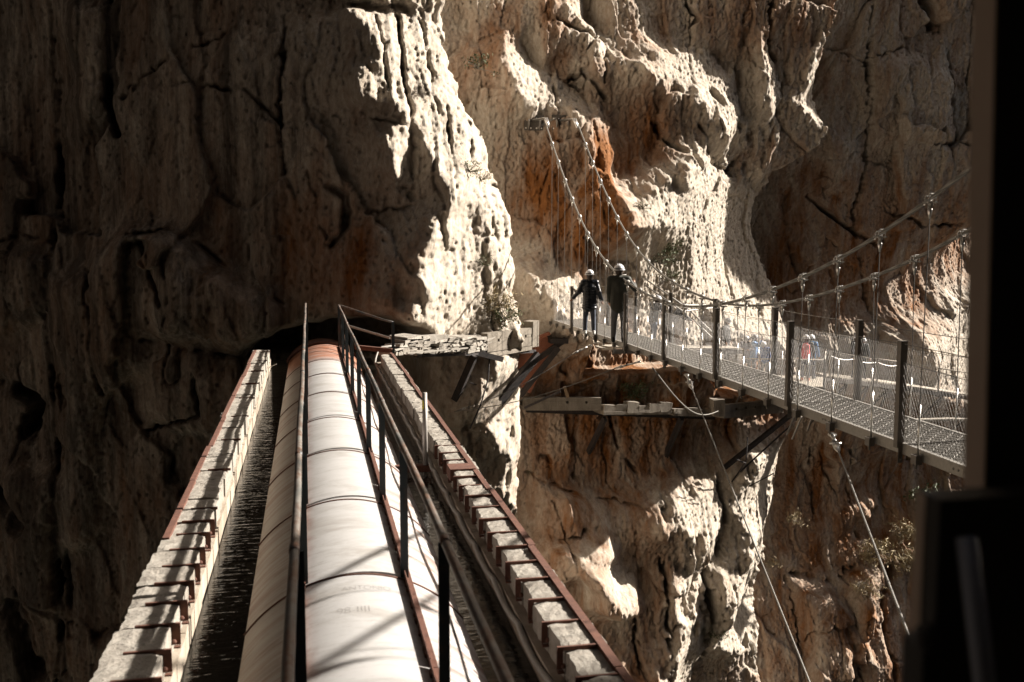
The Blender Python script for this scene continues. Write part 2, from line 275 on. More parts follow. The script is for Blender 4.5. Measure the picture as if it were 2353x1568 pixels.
    # cave that swallows the pipe and the channel
    cave = inA & inpoly(U + wob, V + wob2, [(560,830),(585,800),(640,775),(700,757),(800,748),(890,742),(950,757),(972,790),(970,830),(960,1180),(620,1180)])
    Y = Y + 4.5 * blur((cave).astype(np.float32), .12, D) * np.where(V > 835, .55, 1)
    Y = blur(Y, .022, D)
    r1 = spec(.9, 4, 2.6, 1.2, 31); r2 = spec(.25, 1.2, 2.2, 1.0, 32); r3 = spec(.09, .35, 1.9, .6, 33); r4 = spec(.07, .22, 1.5, .3, 36)
    flute = spec(.22, 1.0, 9.0, .8, 35); pit = np.maximum(r4 + .8 * r3 - 1.2, 0)
    Y = Y + q2 + .015 * r1 + (.012 * r3 + .011 * r4) * np.where(inA & (U < 620), .7, 1) + .022 * pit + np.where(inA & (U > 620), .026, .008) * flute
    # benches cut for the walkways
    Y = np.where(inB, np.maximum(Y, Y * (1 - bench) + np.maximum(ymin + .12 * r1 + .03 * r3, Y) * bench), Y)
    # ochre stains that also warm the shaded rock; sunlit faces painted paler
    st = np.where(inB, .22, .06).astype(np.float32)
    for lay, p, val in STAIN_LIGHT:
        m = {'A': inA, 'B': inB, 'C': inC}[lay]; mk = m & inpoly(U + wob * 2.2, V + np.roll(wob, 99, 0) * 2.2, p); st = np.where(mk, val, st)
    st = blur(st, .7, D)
    streak_shade = np.where(inA & (U < 640), .60 + .18 * np.clip((300 - U) / 200, 0, 1), np.where(inA & (U < 800), .2, 0)) + np.where(inC & (V > 700), .05, 0)  # left cliff painted darker for its shade, besides its blackish streaks
    streak_shade = streak_shade + np.minimum(st, 0) * .8  # dark tone lifted where the rock is painted sunlit
    streak_shade = blur(streak_shade, .6, D)
    # coarse skirt above the picture
    zt = np.linspace(Z1 + .5, 34, 40); zt = np.append(zt, [45, 60, 80, 110.]); Zt = np.repeat(zt[:, None], nx, 1); top = Y[-1][None, :] + 0 * Zt
    sm = np.convolve(np.pad(Y[-1], 40, 'edge'), np.ones(81) / 81, 'valid'); f = np.clip((Zt - Z1) / 6, 0, 1)
    Yt = top * (1 - f) + sm[None, :] * f + (Zt - Z1) * -.04
    Ya = np.vstack([Y, Yt]); Za = np.vstack([Z, Zt]); Xa = np.vstack([X, np.repeat(X[:1], len(zt), 0)])
    sta = np.vstack([st, np.repeat(st[-1:], len(zt), 0)]); shade_a = np.vstack([streak_shade, np.repeat(streak_shade[-1:], len(zt), 0)])
    xl = np.linspace(-70, X0 - 1, 30); m_ = len(xl)                # coarse continuation out of the picture to the left
    fl = np.clip((X0 - xl) / 6, 0, 1)[None, :]; smc = np.convolve(np.pad(Ya[:, 0], 40, 'edge'), np.ones(81) / 81, 'valid')[:, None]
    Yl = Ya[:, :1] * (1 - fl) + smc * fl + (X0 - xl)[None, :] * .12
    Ya = np.hstack([Yl, Ya]); Za = np.hstack([np.repeat(Za[:, :1], m_, 1), Za]); Xa = np.hstack([np.repeat(xl[None, :], len(Za), 0), Xa])
    sta = np.hstack([np.repeat(sta[:, :1], m_, 1), sta]); shade_a = np.hstack([np.repeat(shade_a[:, :1], m_, 1), shade_a])
    ob = grid_mesh('cliff', Xa, Ya, Za, {'stain_light': sta, 'streak_shade': shade_a}); ob.data.materials.append(rock_material())
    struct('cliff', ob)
    global CLIFF; CLIFF = (xs, zs, Y)
    return ob

def blur(a, sig, D):
    a = np.asarray(a, np.float32); r = int(sig / D * 2.5) + 1; k = np.exp(-.5 * (np.arange(-r, r + 1) * D / sig) ** 2); k /= k.sum()
    p = np.pad(a, ((r, r), (r, r)), 'edge')
    t = sum(k[i] * p[i:i + a.shape[0], :] for i in range(2 * r + 1))
    return sum(k[i] * t[:, i:i + a.shape[1]] for i in range(2 * r + 1)).astype(np.float32)

def grid_mesh(name, X, Y, Z, attrs={}, smooth=True, flip=False):
    nz, nx = X.shape; me = bpy.data.meshes.new(name)
    co_ = np.stack([X, Y, Z], -1).reshape(-1, 3).astype(np.float32)
    i = np.arange(nz * nx).reshape(nz, nx); a = i[:-1, :-1]; b = i[:-1, 1:]; c = i[1:, 1:]; d = i[1:, :-1]
    q = np.stack([a, b, c, d] if not flip else [a, d, c, b], -1).reshape(-1)
    nf = len(q) // 4
    me.vertices.add(len(co_)); me.vertices.foreach_set('co', co_.ravel())
    me.loops.add(len(q)); me.loops.foreach_set('vertex_index', q.astype(np.int32))
    me.polygons.add(nf); me.polygons.foreach_set('loop_start', (np.arange(nf) * 4).astype(np.int32)); me.polygons.foreach_set('loop_total', np.full(nf, 4, np.int32))
    me.update(calc_edges=True)
    if smooth: me.polygons.foreach_set('use_smooth', np.ones(nf, bool))
    for k, v in attrs.items():
        at_ = me.attributes.new(k, 'FLOAT', 'POINT'); at_.data.foreach_set('value', np.asarray(v, np.float32).ravel())
    o = bpy.data.objects.new(name, me); COL.objects.link(o); return o
def cliff_y(x, z):
    xs, zs, Y = CLIFF; return float(Y[int(np.clip((z - zs[0]) / (zs[1] - zs[0]), 0, len(zs) - 1)), int(np.clip((x - xs[0]) / (xs[1] - xs[0]), 0, len(xs) - 1))])

build_cliff()
def near_wall_blocker():
    xs = np.linspace(-70, 50, 200); zs = np.linspace(-40, 110, 160); X, Z = np.meshgrid(xs, zs)
    g = np.random.default_rng(5)
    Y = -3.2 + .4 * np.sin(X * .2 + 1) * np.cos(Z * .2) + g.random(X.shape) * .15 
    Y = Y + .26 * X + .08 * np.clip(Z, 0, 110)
    Y = Y + np.clip(-9 - X, 0, 40) * 1.9  # left end swung across, out of view, to block sky light
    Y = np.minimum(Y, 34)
    ob = grid_mesh('near_cliff_blocker', X, Y, Z, {'stain_light': np.full(X.shape, .55), 'streak_shade': np.full(X.shape, 1.6)}, flip=True); t = NT('near_black_blocker'); n = t.noise(1.5, t.map((1, 1, .3)), 7, .7); t.bump(n, .6, .1); ob.data.materials.append(t.fin(t.mix(n, (.014, .011, .009), (.04, .03, .022)), .9)); struct('near_cliff_blocker', ob)  # near-black colour keeps this unseen light blocker from bouncing sun
near_wall_blocker()
def ridge_blocker():                                             # unseen ridge added far to the right to hide the bright low sky
    ys = np.linspace(-80, 140, 60); zs = np.linspace(-40, 1, 30); Yg, T = np.meshgrid(ys, np.linspace(0, 1, 30)); g = np.random.default_rng(8)
    top = 36 + 4 * np.sin(ys * .11) + g.random(60) * 2
    Zg = -40 + T * (top[None, :] + 40); Xg = 125 + 6 * np.sin(Yg * .09 + Zg * .05) + g.random(Yg.shape) * 2 + T * 8
    ob = grid_mesh('sky_block_ridge', Xg, Yg, Zg, {'stain_light': np.full(Yg.shape, .5), 'streak_shade': np.full(Yg.shape, .3)}); ob.data.materials.append(bpy.data.materials['limestone']); struct('sky_block_ridge', ob)
ridge_blocker()
def sheet(name, x0, x1, y0, y1, z, mat):
    X, Y = np.meshgrid(np.array([x0, x1], float), np.array([y0, y1], float)); o = grid_mesh(name, X, Y, np.full(X.shape, z), smooth=False); o.data.materials.append(mat); return struct(name, o)
t = NT('gravel'); sheet('gorge_floor', -400, 400, -300, 400, -38, t.fin(t.mix(t.noise(.5), (.15, .12, .09), (.32, .27, .2)), .95))
t = NT('river_water'); t.bump(t.noise(1.5), .3, .1); sheet('river', -400, 400, 6, 22, -37.9, t.fin((.03, .06, .05), .08))
# ================================================================ mesh builder
def vec(p): return np.array(p, float)
class MB:
    def __init__(s): s.v = []; s.f = []
    def add(s, v, f):
        n = len(s.v); s.v += [tuple(map(float, p)) for p in v]; s.f += [tuple(i + n for i in q) for q in f]; return s
    def hexa(s, b, t):                                   # bottom quad, top quad (both counter-clockwise from above)
        return s.add(list(b) + list(t), [(3, 2, 1, 0), (4, 5, 6, 7), (0, 1, 5, 4), (1, 2, 6, 5), (2, 3, 7, 6), (3, 0, 4, 7)])
    def box(s, x0, x1, y0, y1, z0, z1):
        return s.hexa([(x0, y0, z0), (x1, y0, z0), (x1, y1, z0), (x0, y1, z0)], [(x0, y0, z1), (x1, y0, z1), (x1, y1, z1), (x0, y1, z1)])
    def bar(s, a, b, w, h, up=(0, 0, 1)):                # beam a -> b, w across, h along up
        a, b, up = vec(a), vec(b), vec(up); d = b - a; d /= np.linalg.norm(d); x = np.cross(d, up); x /= np.linalg.norm(x); u = np.cross(x, d)
        c = [(-w / 2, -h / 2), (w / 2, -h / 2), (w / 2, h / 2), (-w / 2, h / 2)]
        A = [a + x * p + u * q for p, q in c]; B = [b + x * p + u * q for p, q in c]
        return s.add(A + B, [(0, 1, 2, 3), (7, 6, 5, 4), (0, 4, 5, 1), (1, 5, 6, 2), (2, 6, 7, 3), (3, 7, 4, 0)])
    def tube(s, pts, r, n=8, caps=True):
        P = [vec(p) for p in pts]; rr = r if hasattr(r, '__len__') else [r] * len(P); V = []; F = []
        up = np.array([0, 0, 1.]) if abs((P[-1] - P[0])[2]) < .9 * np.linalg.norm(P[-1] - P[0]) else np.array([1., 0, 0])
        for i, p in enumerate(P):
            d = P[min(i + 1, len(P) - 1)] - P[max(i - 1, 0)]; d /= np.linalg.norm(d) + 1e-9
            x = np.cross(d, up); x /= np.linalg.norm(x) + 1e-9; u = np.cross(x, d)
            V += [p + rr[i] * (math.cos(2 * math.pi * k / n) * x + math.sin(2 * math.pi * k / n) * u) for k in range(n)]
        for i in range(len(P) - 1):
            for k in range(n): F.append((i * n + k, i * n + (k + 1) % n, (i + 1) * n + (k + 1) % n, (i + 1) * n + k))
        if caps: F += [tuple(range(n - 1, -1, -1)), tuple((len(P) - 1) * n + k for k in range(n))]
        return s.add(V, F)
    def ell(s, c, r, rot=None, nu=12, nv=8, half=False):
        V = []; F = []; c = vec(c); v0 = 0.0 if half else -math.pi / 2
        for j in range(nv + 1):
            t = v0 + (math.pi / 2 - v0) * j / nv
            for i in range(nu):
                p = np.array([r[0] * math.cos(t) * math.cos(2 * math.pi * i / nu), r[1] * math.cos(t) * math.sin(2 * math.pi * i / nu), r[2] * math.sin(t)])
                V.append(c + (rot @ p if rot is not None else p))
        for j in range(nv):
            for i in range(nu): F.append((j * nu + i, j * nu + (i + 1) % nu, (j + 1) * nu + (i + 1) % nu, (j + 1) * nu + i))
        if half: F.append(tuple(range(nu - 1, -1, -1)))
        return s.add(V, F)
    def cone(s, a, b, ra, rb, n=10):                      # closed round-ended limb
        a, b = vec(a), vec(b); d = b - a; L = np.linalg.norm(d); d = d / (L + 1e-9)
        P = []; Rr = []
        for k in range(4): t = math.pi / 2 * (1 - k / 4); P.append(a - d * ra * math.sin(t)); Rr.append(max(ra * math.cos(t), .0008))
        P.append(a); Rr.append(ra); P.append(b); Rr.append(rb)
        for k in range(1, 5): t = math.pi / 2 * k / 4; P.append(b + d * rb * math.sin(t)); Rr.append(max(rb * math.cos(t), .0008))
        return s.tube(P, Rr, n)
    def build(s, name, mat, parent=None, smooth=False, bevel=0):
        me = bpy.data.meshes.new(name); me.from_pydata(s.v, [], s.f); me.update()
        if smooth: me.polygons.foreach_set('use_smooth', [True] * len(me.polygons))
        if mat: me.materials.append(mat)
        o = bpy.data.objects.new(name, me); COL.objects.link(o)
        if parent is not None: o.parent = parent; o.matrix_parent_inverse = parent.matrix_basis.inverted()
        if bevel:
            m = o.modifiers.new('bevel', 'BEVEL'); m.width = bevel; m.segments = 1; m.limit_method = 'ANGLE'
        return o
def thing(name, label, cat, group=None, loc=(0, 0, 0)):
    o = bpy.data.objects.new(name, None); COL.objects.link(o); o.empty_display_size = .2
    o.location = loc; o['label'] = label; o['category'] = cat
    if group: o['group'] = group
    return o
def tag(o, label, cat, group=None):
    o['label'] = label; o['category'] = cat
    if group: o['group'] = group
    return o
def local(o, f): return f

# ================================================================ materials
M = {}
def mats():
    t = NT('weathered_stone'); n = t.noise(6, None, 8, .7); n2 = t.noise(40, None, 6, .7); n3 = t.noise(1.6, None, 5, .6)
    c = t.mix(t.ramp(n, [(.3, 0), (.7, 1)]), (.20, .175, .145), (.37, .34, .295)); c = t.mix(t.ramp(n3, [(.55, 0), (.75, .7)]), c, (.12, .10, .075)); c = t.mix(t.ramp(n2, [(.58, 0), (.66, .75)]), c, (.07, .06, .05))
    t.bump(t.math('ADD', n, t.math('MULTIPLY', n2, .7)), .8, .03); M['stone'] = t.fin(c, .93)
    t = NT('old_concrete'); n = t.noise(3, t.map((1, 1, .3)), 8, .7); n2 = t.noise(30, None, 6, .7)
    c = t.mix(t.ramp(n, [(.3, 0), (.7, 1)]), (.09, .072, .052), (.27, .235, .19)); c = t.mix(t.ramp(n2, [(.56, 0), (.68, .6)]), c, (.06, .05, .038)); t.bump(t.math('ADD', n, t.math('MULTIPLY', n2, .5)), .6, .03); M['concrete'] = t.fin(c, .92)
    t = NT('channel_wall'); n = t.noise(3, t.map((1, 1, .3)), 8, .7); n2 = t.noise(30, None, 6, .7); c = t.mix(t.ramp(n, [(.3, 0), (.7, 1)]), (.20, .155, .11), (.38, .33, .27)); c = t.mix(t.ramp(n2, [(.6, 0), (.7, .5)]), c, (.09, .07, .05)); t.bump(t.math('ADD', n, t.math('MULTIPLY', n2, .5)), .6, .03); M['chwall'] = t.fin(c, .92)
    t = NT('rust'); n = t.noise(14, None, 7, .7); n2 = t.noise(80, None, 4, .7)
    c = t.mix(t.ramp(n, [(.3, 0), (.7, 1)]), (.065, .026, .017), (.15, .062, .038)); t.bump(n2, .4, .01); M['rust'] = t.fin(c, .85)
    t = NT('black_iron'); n = t.noise(12, None, 6, .7); c = t.mix(t.ramp(n, [(.4, 0), (.75, 1)]), (.012, .011, .011), (.05, .03, .022)); t.bump(n, .2, .01); M['iron'] = t.fin(c, .75)
    t = NT('railing_paint'); n = t.noise(9, t.map((2, .6, .6)), 7, .7, .5); c = t.mix(t.ramp(n, [(.42, 0), (.58, 1)]), (.022, .032, .036), (.16, .075, .04)); c = t.mix(t.ramp(t.noise(30, None, 5), [(.6, 0), (.72, .6)]), c, (.30, .27, .23)); M['railpaint'] = t.fin(c, .5)
    t = NT('post_paint'); n = t.noise(7, t.map((1, 1, .4)), 7, .7); c = t.mix(t.ramp(n, [(.52, 0), (.72, 1)]), (.012, .022, .027), (.075, .04, .025)); M['postpaint'] = t.fin(c, .45)
    t = NT('handrail_tube'); n = t.noise(5, t.map((2, .8, 2)), 8, .75, 1); c = t.mix(t.ramp(n, [(.44, 0), (.60, 1)]), (.17, .16, .145), (.11, .055, .032)); c = t.mix(t.ramp(t.noise(3, t.map((1, .5, 1)), 5), [(.5, 0), (.62, .8)]), c, (.045, .055, .055)); M['tube'] = t.fin(c, .45, .2)
    t = NT('galvanised'); n = t.noise(20, None, 5, .6); c = t.mix(n, (.20, .185, .165), (.36, .34, .31)); M['galv'] = t.fin(c, .5, .35)
    t = NT('galvanised_dark'); n = t.noise(12, None, 5, .6); c = t.mix(n, (.075, .065, .055), (.17, .15, .13)); M['galvd'] = t.fin(c, .5, .3)
    t = NT('steel_wire'); M['wire'] = t.fin((.30, .275, .24), .45, .3); t = NT('mesh_wire'); M['mesh'] = t.fin((.12, .105, .09), .5, .2)
    t = NT('stainless'); M['chrome'] = t.fin((.62, .60, .57), .28, .85)
    t = NT('dark_wire'); M['dwire'] = t.fin((.10, .09, .08), .5, .4)
    t = NT('twisted_rope'); wv = t.n('ShaderNodeTexWave'); wv.inputs['Scale'].default_value = 18; wv.inputs['Distortion'].default_value = 0
    t.l(t.map((1, 1, 1)), wv.inputs[0]); c = t.mix(wv.outputs[0], (.09, .085, .075), (.25, .235, .21)); M['rope'] = t.fin(c, .5, .3)
    t = NT('brick_red'); n = t.noise(8, None, 6); br = t.n('ShaderNodeTexBrick'); br.inputs['Scale'].default_value = 9; br.inputs['Color1'].default_value = (.20, .045, .022, 1); br.inputs['Color2'].default_value = (.27, .075, .035, 1); br.inputs['Mortar'].default_value = (.22, .16, .11, 1)
    t.l(t.map((1, 1, 1), (R(90), 0, 0)), br.inputs[0]); M['brick'] = t.fin(t.mix(.3, br.outputs[0], t.mix(n, (.1, .03, .015), (.3, .12, .06))), .9)
    t = NT('column_paint'); n = t.noise(12, None, 4); M['column'] = t.fin(t.mix(n, (.018, .015, .012), (.03, .025, .02)), .6)
    t = NT('column_edge_lit'); n = t.noise(12, None, 4); M['edgelit'] = t.fin(t.mix(n, (.58, .45, .35), (.66, .52, .41)), .6)  # pale colour stands in for gorge light on the column's side
    t = NT('conduit_grey'); n = t.noise(5, None, 5); M['conduit'] = t.fin(t.mix(n, (.16, .145, .125), (.30, .28, .25)), .6)
    t = NT('aluminium_post'); n = t.noise(8, t.map((3, 3, .4)), 5); M['alupost'] = t.fin(t.mix(n, (.22, .20, .18), (.42, .40, .37)), .45, .3)
    t = NT('sticker_yellow'); M['yellow'] = t.fin((.55, .47, .03), .5)
    t = NT('sticker_ink'); M['ink'] = t.fin((.02, .02, .018), .6)
    t = NT('sign_board'); n = t.noise(4, None, 4); M['sign'] = t.fin(t.mix(n, (.27, .26, .16), (.36, .35, .23)), .5)
    for k, c, r in (('helmet', (.62, .62, .63), .3), ('skin', (.36, .20, .13), .6), ('hair', (.03, .018, .01), .6), ('puffer', (.007, .009, .014), .28), ('olive', (.030, .031, .022), .75), ('jeans', (.05, .06, .085), .8), ('greytrousers', (.11, .113, .12), .8),
                    ('palejeans', (.16, .20, .28), .85), ('black', (.008, .008, .009), .7), ('white', (.55, .54, .52), .6), ('skyblue', (.10, .22, .42), .8), ('lilacgrey', (.17, .16, .20), .8), ('red', (.48, .012, .022), .6), ('royal', (.04, .09, .26), .8), ('tan', (.18, .12, .07), .8), ('orange', (.5, .13, .05), .7)):
        t = NT(k + '_cloth' if k not in ('helmet', 'skin', 'hair') else k)
        if k not in ('helmet',): t.bump(t.noise(25, None, 4), .4, .012)
        M[k] = t.fin(c, r)
    t = NT('walkway_boards'); n = t.noise(5, t.map((.3, 2, 1)), 6); M['boards'] = t.fin(t.mix(n, (.30, .26, .21), (.48, .43, .36)), .85)
    t = NT('leaf_green'); n = t.noise(30); M['leaf'] = t.fin(t.mix(n, (.03, .05, .015), (.11, .13, .045)), .7)
    t = NT('dry_grass'); n = t.noise(30); M['dry'] = t.fin(t.mix(n, (.20, .15, .07), (.38, .31, .18)), .8)
    t = NT('twig'); n = t.noise(30); M['twig'] = t.fin(t.mix(n, (.14, .11, .08), (.30, .26, .20)), .8)
    t = NT('channel_water'); mp = t.map((3.0, 17, 1)); h = t.noise(1.0, mp, 3, .5, .8); h2 = t.noise(2, t.map((2, 4, 1)), 3)
    t.bump(t.math('ADD', h, t.math('MULTIPLY', h2, 1.2)), .5, .011); t.b.inputs['IOR'].default_value = 1.33; M['water'] = t.fin((.010, .009, .007), .04)
    # painted pipe: dirty white with rust runs that follow the girth
    t = NT('pipe_paint'); sp = t.n('ShaderNodeSeparateXYZ'); t.l(t.co, sp.inputs[0]); X_, Y_, Z_ = sp.outputs
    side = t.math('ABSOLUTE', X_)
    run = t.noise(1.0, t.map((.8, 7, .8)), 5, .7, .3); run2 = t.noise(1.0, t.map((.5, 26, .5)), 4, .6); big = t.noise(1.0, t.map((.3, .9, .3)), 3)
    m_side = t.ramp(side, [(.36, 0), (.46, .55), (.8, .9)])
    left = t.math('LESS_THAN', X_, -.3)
    amt = t.math('ADD', t.math('MULTIPLY', run, .75), t.math('MULTIPLY', run2, .4)); amt = t.math('ADD', amt, t.math('MULTIPLY', t.math('SUBTRACT', big, .5), .7))
    amt = t.math('MAXIMUM', t.math('MULTIPLY', t.ramp(run, [(.50, 0), (.60, 1)]), .9), t.math('MULTIPLY', t.ramp(run2, [(.50, 0), (.60, 1)]), .55))
    streak = t.math('MULTIPLY', amt, m_side)
    spots = t.ramp(t.noise(9, t.map((1, 2.5, 1)), 7, .75), [(.70, 0), (.78, .8)])
    endr = t.math('MULTIPLY', t.ramp(t.math('MULTIPLY', Y_, .01), [(.206, 0), (.215, .85), (.25, 1)]), t.ramp(t.noise(1, t.map((1.2, 9, 1.2)), 6, .7), [(.30, .1), (.5, 1)]))
    edge = t.math('MULTIPLY', t.ramp(side, [(.27, 0), (.36, .6)]), t.math('MULTIPLY', t.math('LESS_THAN', side, .40), t.ramp(t.noise(5, None, 6, .7), [(.45, 0), (.62, 1)])))
    white = t.mix(t.noise(3, None, 5), (.36, .352, .344), (.42, .412, .404))
    white = t.mix(t.ramp(t.noise(50, t.map((.3, 1, .3)), 4, .8), [(.66, 0), (.7, .35)]), white, (.2, .19, .18))
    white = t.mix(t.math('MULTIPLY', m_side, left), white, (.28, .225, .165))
    grime = t.ramp(t.noise(1, t.map((1.5, 4, 1.5)), 8, .75, .5), [(.46, 0), (.66, .55)]); white = t.mix(grime, white, (.215, .195, .17))
    fine = t.ramp(t.noise(1, t.map((5, 60, 5)), 5, .7), [(.60, 0), (.66, .5)]); white = t.mix(fine, white, (.16, .13, .11))
    c = t.mix(streak, white, t.mix(run2, (.05, .018, .008), (.22, .085, .035)))
    c = t.mix(t.math('MAXIMUM', edge, t.math('MULTIPLY', spots, .5)), c, (.15, .05, .02)); c = t.mix(endr, c, t.mix(run, (.12, .03, .012), (.36, .13, .05)))
    t.bump(t.noise(25, None, 4), .08, .01); M['pipe'] = t.fin(c, .55)
mats()

# ================================================================ aqueduct
PC, PZ, PR = .29, -3.51, 1.01
def pipe():
    T = thing('steel_water_pipe', 'big white painted steel water pipe with rust runs and a walkway along its top', 'pipe', loc=(PC, 0, PZ))
    m = MB(); n = 96; ys = np.concatenate([np.arange(1.0, 24, .25), [24.4, 24.8, 25.4]])
    pts = []
    V = [(PR * math.sin(2 * math.pi * k / n), y, PR * math.cos(2 * math.pi * k / n)) for y in ys for k in range(n)]
    F = [(i * n + k, i * n + (k + 1) % n, (i + 1) * n + (k + 1) % n, (i + 1) * n + k) for i in range(len(ys) - 1) for k in range(n)]
    m.add(V, F); o = m.build('shell', M['pipe'], None, True); o.parent = T
    for y in (3.0, 5.2, 7.31, 9.5, 11.79, 14.03, 16.39, 18.66, 20.87):
        m = MB(); V = []; F = []; prof = [(-.006, -.004), (-.005, .011), (.005, .011), (.006, -.004)]
        for k in range(n):
            a = 2 * math.pi * k / n
            for q, (dy, dr) in enumerate(prof): V.append(((PR + dr) * math.sin(a), y + dy, (PR + dr) * math.cos(a)))
        for k in range(n):
            for q in range(4): F.append((k * 4 + q, k * 4 + (q + 1) % 4, ((k + 1) % n) * 4 + (q + 1) % 4, ((k + 1) % n) * 4 + q))
        o = MB().add(V, F).build('weld_ring', M['rust'], None, True); o.parent = T
    m = MB(); V = []; F = []                                        # rusty end collar inside the cave
    for k in range(n):
        a = 2 * math.pi * k / n
        for dy, r in ((24.0, PR + .003), (24.0, PR + .05), (24.5, PR + .05), (24.5, PR + .003)): V.append((r * math.sin(a), dy, r * math.cos(a)))
    for k in range(n):
        for q in range(4): F.append((k * 4 + q, k * 4 + (q + 1) % 4, ((k + 1) % n) * 4 + (q + 1) % 4, ((k + 1) % n) * 4 + q))
    o = MB().add(V, F).build('end_collar', M['rust'], None, True); o.parent = T
    for sx in (-1, 1):                                              # toe angles along the walkway
        x = sx * .375; z0 = math.sqrt(PR ** 2 - x ** 2)
        m = MB(); r_ = random.Random(3 + sx)
        y = 1.2
        while y < 23.9:
            y2 = min(y + 2.27, 23.9); m.box(x - .004, x + .004, y, y2 - .01, z0 - .02, z0 + .062); m.box(x + sx * .005, x + sx * .05, y, y2 - .01, z0 - .018, z0 + .004); y = y2
        y = 1.3
        while y < 23.5: m.box(x - sx * .004 - .012, x - sx * .004 + .006, y, y + r_.uniform(.02, .09), z0 - .015, z0 + r_.uniform(.01, .03)); y += r_.uniform(.08, .3)
        o = m.build('toe_angle', M['rust'], None); o.parent = T
    for body, (px, py), size, ry in (('ANTONIO', (1428, 1351), .075, 0), ('98-IIII', (1405, 1362.5), .10, 0)):
        u, v = 1150 / 1.7408 + (450 if body != 'ANTONIO' else 535) * .5917 / 1.7408, 2200 / 1.7408 + (415 if body != 'ANTONIO' else 263) * .5917 / 1.7408
        p = at(u, v, z=PZ + PR - .01)
        cu = bpy.data.curves.new('scratch', 'FONT'); cu.body = body; cu.size = size; cu.align_x = 'CENTER'; cu.align_y = 'CENTER'; cu.offset = -.0022 if body == 'ANTONIO' else -.0035
        tmp = bpy.data.objects.new('scratch', cu); COL.objects.link(tmp); dg = bpy.context.evaluated_depsgraph_get(); me = bpy.data.meshes.new_from_object(tmp.evaluated_get(dg)); bpy.data.objects.remove(tmp)
        me.transform(Matrix.Diagonal((1, 1.6, 1, 1)))
        for vtx in me.vertices:
            x = vtx.co.x + p[0] - PC; vtx.co = (x, vtx.co.y + p[1], math.sqrt(PR ** 2 - x * x) + .0025)
        me.materials.clear(); me.materials.append(M['scr']); o = bpy.data.objects.new('scratched_writing', me); COL.objects.link(o); o.parent = T
t = NT('scratched_paint'); M['scr'] = t.fin((.21, .20, .19), .8)
pipe()

def handrail(side):
    x = PC + side * .375; zb = PZ + math.sqrt(PR ** 2 - .375 ** 2)
    lab = ('rusty tube handrail on the left edge of the white pipe, ending free at the cliff' if side < 0 else 'rusty tube handrail right of the pipe walkway that turns off to a corner post')
    T = thing('handrail', lab, 'railing', 'handrails along the pipe walkway', (x, 2, zb))
    yb = [.6 + 2.27 * k for k in range(11)]; yb = [7.37 + 2.29 * k for k in range(-2, 8)]
    ye = 24.9 if side < 0 else 23.8
    zt = -1.57
    lean = -.018 if side < 0 else 0
    pts = [(x + lean + .004 * math.sin(y * 1.3), y, zt + .006 * math.sin(y * .9 + side)) for y in np.linspace(1.0, ye, 24)]
    m = MB(); m.tube(pts, .024, 12); m.build('top_tube', M['tube'], T, True)
    for y in yb[:-1] + [ye - .12]:
        if y > ye: continue
        m = MB(); m.box(x - .03, x + .03, y - .003, y + .003, zb - .01, zt - .022); m.box(x + .024 * side, x + .030 * side, y + .0035, y + .055, zb - .01, zt - .022)
        m.build('post', M['postpaint'], T)
    for y in yb[1:]:
        m = MB(); m.tube([(x + lean, y - .09, zt), (x + lean, y + .02, zt)], .027, 12); m.build('tube_sleeve', M['railpaint'], T, True)
    pm = [(x + .034 * side + .012 * math.sin(y * 2.7), y, zb + .51 + .012 * math.sin(y * 1.37)) for y in np.linspace(1.0, ye - .1, 60)]
    m = MB()
    for a, b in zip(pm[:-1], pm[1:]): m.bar(a, b, .006, .034)
    m.build('middle_bar', M['rust'] if side < 0 else M['railpaint'], T)
    if side > 0:
        c = (1.80, 22.25, -1.86); a = (x, ye, zt)
        m = MB(); m.tube([a, (x + .1, ye - .12, zt - .02), (1.6, 22.5, -1.82), c], .024, 10); m.build('return_tube', M['tube'], T, True)
        m = MB(); m.bar((x + .15, ye - .25, -2.02), (1.74, 22.3, -2.22), .012, .05); m.build('return_bar', M['galv'], T)
        m = MB(); m.box(1.775, 1.84, 22.2, 22.262, -2.56, -1.85); m.build('corner_post', M['postpaint'], T)
handrail(-1); handrail(1)

